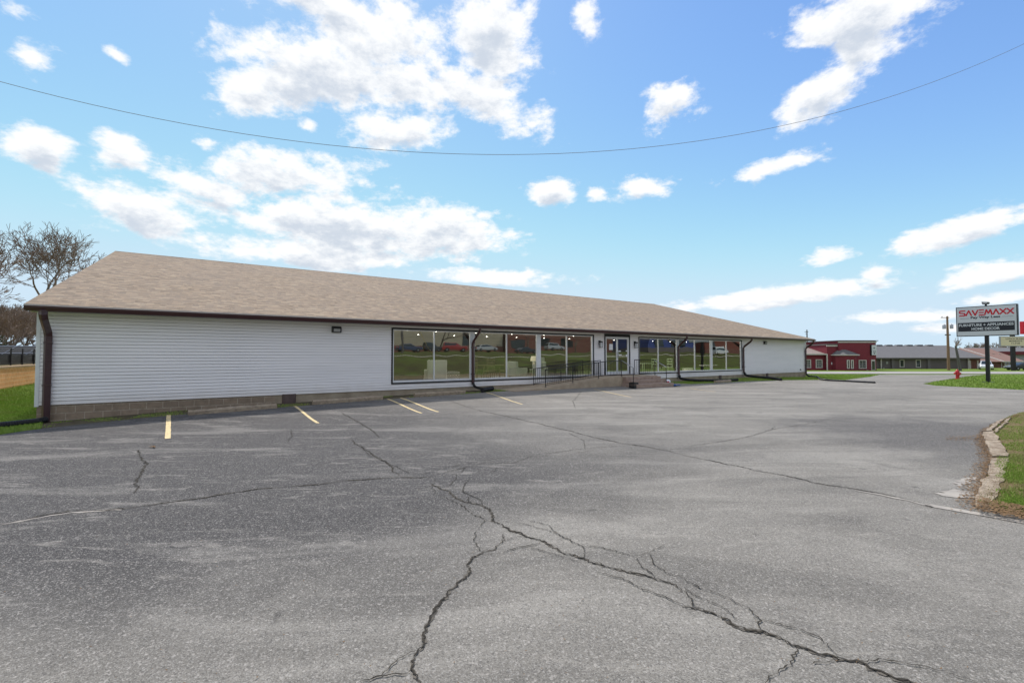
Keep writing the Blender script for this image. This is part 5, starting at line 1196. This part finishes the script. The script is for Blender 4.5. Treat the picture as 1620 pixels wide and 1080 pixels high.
# reader board on its pole, and the red sign box above it
RY = 82.0; rs_ = empty('reader_board_sign', (fx(1602.5, RY), RY, GZ), 0, 'cream reader board with black letters on a dark pole at the right edge', 'sign'); ox, oz = -fx(1602.5, RY), -GZ
m = MB(); m.box(-.28, .28, -.2, .2, -.3, fz(509, RY) + oz); m.build('pole', M['black'], rs_)
X0_, X1_ = fx(1578.8, RY) + ox, fx(1629, RY) + ox; Z0_, Z1_ = fz(547.8, RY) + oz, fz(532, RY) + oz
m = MB(); m.box(X0_, X1_, -.45, -.21, Z0_, Z1_); m.build('board_cabinet', M['steel'], rs_); m = MB(); m.box(X0_ + .12, X1_ - .12, -.462, -.451, Z0_ + .12, Z1_ - .12); m.build('board_face', M['cream'], rs_)
xc = (X0_ + X1_) / 2
for k, (tx, wd) in enumerate((('LUNCH BUFFET', 3.5), ("MONDAY'S", 2.3), ('11-7:30', 1.5))): text(tx, xc - .1, Z1_ - .45 - k * .40, .24, wd, M['signblack'], rs_, y=-.468, off=.02, name='board_lettering')
m = MB(); m.box(fx(1616.6, RY) + ox, fx(1650, RY) + ox, -.4, .2, fz(528.5, RY) + oz, fz(508.5, RY) + oz); m.build('red_sign_box', M['signred'], rs_)

# utility poles and cable
def cyl_pole(name, px, ytop, ybase, Y, r, mat, label, parts=True, lean=0, cat='utility pole'):
    z0 = H(fx(px, Y), Y); t = empty(name, (fx(px, Y), Y, z0), 0, label, cat); zt = fz(ytop, Y) - z0
    m = MB(); m.tube([(0, 0, -.4), (lean * .5, 0, zt * .5), (lean, 0, zt)], [r, r * .85, r * .62], 10); m.build('shaft', mat, t, smooth=True); return t, zt
up_, zt2 = cyl_pole('utility_pole', 1500.2, 500.2, 584.5, 84, .24, M['wood'], 'thick brown wooden utility pole with two grey transformers')
for sx, zz in ((-.62, 516.5), (.55 * 1.35, 516.2)):
    m = MB(); z = fz(zz, 84) - up_.location.z; m.lathe([(.22, z - .42), (.26, z - .40), (.26, z + .28), (.22, z + .33), (.06, z + .35), (.05, z + .48)], 14, c=(sx, 0, 0)); m.build('transformer', M['steel'], up_, smooth=True)
m = MB(); m.box(-1.15, .35, -.05, .05, zt2 - .30, zt2 - .20); m.tube([(-.95, 0, zt2 - .2), (-.95, 0, zt2 + .02)], .05, 6); m.tube([(.1, 0, zt2 - .2), (.1, 0, zt2 + .05)], .05, 6); m.box(-.5, .5, -.05, .05, fz(529.5, 84) - up_.location.z - .1, fz(529.5, 84) - up_.location.z + .1); m.build('crossarm', M['greywood'], up_)
lp, _ = cyl_pole('leaning_pole', 1519, 547, 584, 80, .24, M['greywood'], 'dark grey leaning pole with bare branches at its top beside the wooden pole', lean=-.75, cat='pole')
m = MB(); rg = random.Random(4); top = Vector((-.75, 0, _))
for k in range(9):
    p = top - Vector((0, 0, .1)); d = Vector((rg.uniform(-.9, 1.8), rg.uniform(-.4, .4), 1)).normalized()
    if k < 6: grow(m, m, p, d, rg.uniform(.4, .9), .07, 2, rg, 4, .1, .6)
m.build('branches', M['twig'], lp, fix=False)
fp, zf_ = cyl_pole('utility_pole', 1277.3, 521.5, 584, 100, .17, M['greywood'], 'thin far utility pole showing above the right end of the store roof')
m = MB(); m.box(-.5, .3, -.04, .04, zf_ - .5, zf_ - .4); m.box(-.35, .0, -.04, .04, zf_ - .9, zf_ - .82); m.build('crossarm', M['greywood'], fp)
m = MB(); pts = []
for i in range(81): x = -26 + 52 * i / 80; pts.append((x, 12 + .15 * x, 7.145 + .07235 * x + .012958 * x * x))
m.tube(pts, .006, 6); o = m.build('overhead_cable', nm('cable_grey', (.32,.30,.29))); tag(o, 'single thin overhead cable sagging across the whole sky', 'cable')

# ------------------------------------------------------------------ vehicles
def car(loc, rz, paint, label, kind='sedan', name='parked_car'):
    t = empty(name, loc, rz, label, 'car' if kind != 'van' else 'van')
    if kind == 'sedan': body = [(-2.2,.32),(-2.25,.62),(-2.15,.86),(-1.5,.95),(1.0,.93),(1.95,.80),(2.22,.62),(2.2,.30)]; cab = [(-1.7,.93),(-1.15,1.38),(.25,1.42),(1.05,.93)]
    elif kind == 'suv': body = [(-2.2,.35),(-2.25,.7),(-2.2,1.0),(1.1,1.03),(1.95,.92),(2.2,.7),(2.2,.33)]; cab = [(-2.12,1.0),(-1.95,1.66),(.2,1.70),(1.1,1.02)]
    else: body = [(-2.6,.35),(-2.65,1.0),(-2.6,1.15),(1.9,1.15),(2.5,1.0),(2.6,.7),(2.6,.35)]; cab = [(-2.6,1.14),(-2.5,2.1),(.9,2.15),(1.9,1.14)]
    m = MB(); m.prism(body, -.88, .88, axis='Y'); b = m.build('body', paint, t, bevel=.07)
    m = MB(); n = len(cab); V = [(x, -.80 + .16 * (z > 1.1), z) for x, z in cab] + [(x, .80 - .16 * (z > 1.1), z) for x, z in cab]; m.v = [tuple(v) for v in V]; m.f = [tuple(range(n)), tuple(range(2 * n - 1, n - 1, -1))] + [(k, k + n, (k + 1) % n + n, (k + 1) % n) for k in range(n)]; m.m = [0] * len(m.f)
    m.build('cabin', paint, t, bevel=.05)
    c = sum(x for x, z in cab) / n; zc = sum(z for x, z in cab) / n
    m = MB()
    for sy in (-1, 1):
        q = [(c + (x - c) * .86, zc + (z - zc) * .72) for x, z in cab]; m.face([(x, sy * (.815 - .16 * (z - .93) / .5 * (1 if kind == 'sedan' else .7)), z) for x, z in q])
    m.build('side_glass', M['darkglass'], t, fix=False)
    for (x0, z0), (x1, z1) in ((cab[-1], cab[-2]), (cab[0], cab[1])):
        m = MB(); e = .018 if x0 > 0 else -.018; m.face([(x0 * .99 + e, -.68, z0 + .05), (x0 * .99 + e, .68, z0 + .05), (x1 + (x0 - x1) * .12 + e, .58, z1 - .05), (x1 + (x0 - x1) * .12 + e, -.58, z1 - .05)]); m.build('windscreen', M['darkglass'], t, fix=False)
    for x in (-1.38, 1.38):
        for sy in (-1, 1):
            m = MB(); m.lathe([(.20, sy * .80), (.33, sy * .78), (.34, sy * .90), (.22, sy * .92)], 18, c=(x, 0, .34), axis='Y'); w = m.build('wheel', M['rubber'], t, smooth=True)
            m = MB(); m.lathe([(.21, sy * .905), (.08, sy * .93)], 12, c=(x, 0, .34), axis='Y'); m.build('rim', M['steel'], w)
    for sy in (-1, 1):
        m = MB(); m.box(2.17, 2.235, sy * .75 - .13, sy * .75 + .13, .60, .72); m.build('headlight', M['white'], t); m = MB(); m.box(-2.26, -2.2, sy * .75 - .12, sy * .75 + .12, .68, .82); m.build('taillight', M['signred'], t)
    return t
def pm(n, c): 
    t = NT(n); t.p.inputs['Coat Weight'].default_value = .6; return t.fin(c, .35, .5)
P_ = {'white': pm('white_car_paint', (.7,.72,.74)), 'dark': pm('dark_car_paint', (.025,.03,.035)), 'blue': pm('blue_car_paint', (.03,.05,.11)), 'redp': pm('red_car_paint', (.28,.02,.02)), 'silver': pm('silver_car_paint', (.38,.4,.42))}
def gz(x, y): return H(x, y)
x = fx(1559, 88); car((x, 88, gz(x, 88)), R(228), P_['white'], 'white car parked behind the black sign pole, by the brick house', 'suv')
x = fx(1615, 84); car((x, 84, gz(x, 84)), R(176), P_['dark'], 'dark car at the right edge of the photo beside the reader board pole')
# the far side of the street behind the camera: seen only as reflections in the display windows
def wl_(s, d, z=0): p = W(s, d); return (p.x, p.y, H(p.x, p.y) + z)
car(wl_(33.7, 57), TH, P_['blue'], 'dark blue car mirrored in the leftmost window pane', 'sedan'); car(wl_(39, 58), TH, P_['dark'], 'black car mirrored just left of the red one', 'suv')
car(wl_(43.4, 57), TH + R(20), P_['redp'], 'dark red car mirrored in the second window pane', 'suv'); car(wl_(49.5, 57), TH, P_['silver'], 'silver car mirrored in the pane right of the second downspout', 'sedan')
car(wl_(59.5, 57), TH, P_['dark'], 'black sedan mirrored in the pane left of the lamp', 'sedan'); car(wl_(66.5, 57), TH, P_['silver'], 'grey car mirrored above the table lamp', 'suv')
car(wl_(112, 47), TH, P_['white'], 'white van mirrored in the rightmost window', 'van', 'parked_van')
def far_block(name, s0, s1, d, dep, h, mat, label, basem=None, bands=()):
    p = W(s0, d); t = empty(name, (p.x, p.y, H(p.x, p.y)), TH, label, 'building'); L = s1 - s0
    m = MB(); m.box(0, L, -dep, 0, 1.2, h); m.build('wall', mat, t); m = MB(); m.box(-.05, L + .05, -dep - .05, .06, -1, 1.2); m.build('wall_base', basem or M['brick'], t)
    m = MB(); m.box(-.3, L + .3, -dep - .3, .3, h, h + .25); m.build('roof_edge', M['greytrim'], t)
    for i, (a, b, z0, z1) in enumerate(bands): m = MB(); m.box(a, b, .004, .08, z0, z1); m.build('window', M['darkglass'], t)
    return t
tm = NT('ribbed_metal'); w_ = tm.t.nodes.new('ShaderNodeTexWave'); w_.inputs['Scale'].default_value = 2.2; tm.L(tm.co, w_.inputs['Vector']); tm.fin(tm.mix(w_.outputs[1], (.40,.36,.27), (.30,.27,.20)), .6); M['ribbed'] = tm.m
far_block('metal_warehouse', 18, 62, 70, 25, 8.5, M['ribbed'], 'beige ribbed metal warehouse mirrored in the left display windows', M['brick'], [(34, 37, 1.3, 4)])
far_block('brick_shop', 66, 104, 74, 15, 6.0, M['brick'], 'dark brick shop mirrored in the panes left of the doors', M['brick'], [(2, 6, 1.3, 3.4), (9, 13, 1.3, 3.4), (17, 22, 1.3, 3.4)])
far_block('blue_shop', 92, 109, 52, 12, 4.2, nm('blue_wall', (.06,.09,.28), (.05,.075,.22)), 'blue fronted shop mirrored in the right display window', M['greywall'], [(2, 5, 1.4, 3), (8, 12, 1.4, 3)])
far_block('brown_shop', 116, 135, 54, 12, 5, nm('brown_wall', (.2,.07,.05), (.16,.055,.04)), 'reddish brown shop mirrored at the right end of the windows', M['brick'], [(2, 6, 1.4, 3.4)])
p = W(29.8, 50); t = empty('street_pole', (p.x, p.y, H(p.x, p.y)), 0, 'dark utility pole mirrored at the left edge of the first window', 'utility pole'); m = MB(); m.tube([(0, 0, -.3), (.3, 0, 9)], [.18, .12], 8); m.build('shaft', M['greywood'], t); m = MB(); m.box(-1, 1.4, -.05, .05, 8.3, 8.42); m.build('crossarm', M['greywood'], t)
m = MB(); m.tube([(0, 0, 8.2), (4.2, 2.6, .1)], .03, 5); m.build('guy_wire', nm('guy_yellow', (.45,.33,.04)), t)
for i, (s, d, sd_) in enumerate(((44, 64, 0), (64, 62, 1), (100, 66, 2), (80, 64, 3))):
    s_, h0 = base_trees[sd_]; t = copy_tree(s_); t.location = wl_(s, d); t.rotation_euler = (0, 0, i); t['label'] = 'bare street tree mirrored in the display windows'; t['group'] = 'bare trees across the street, mirrored'
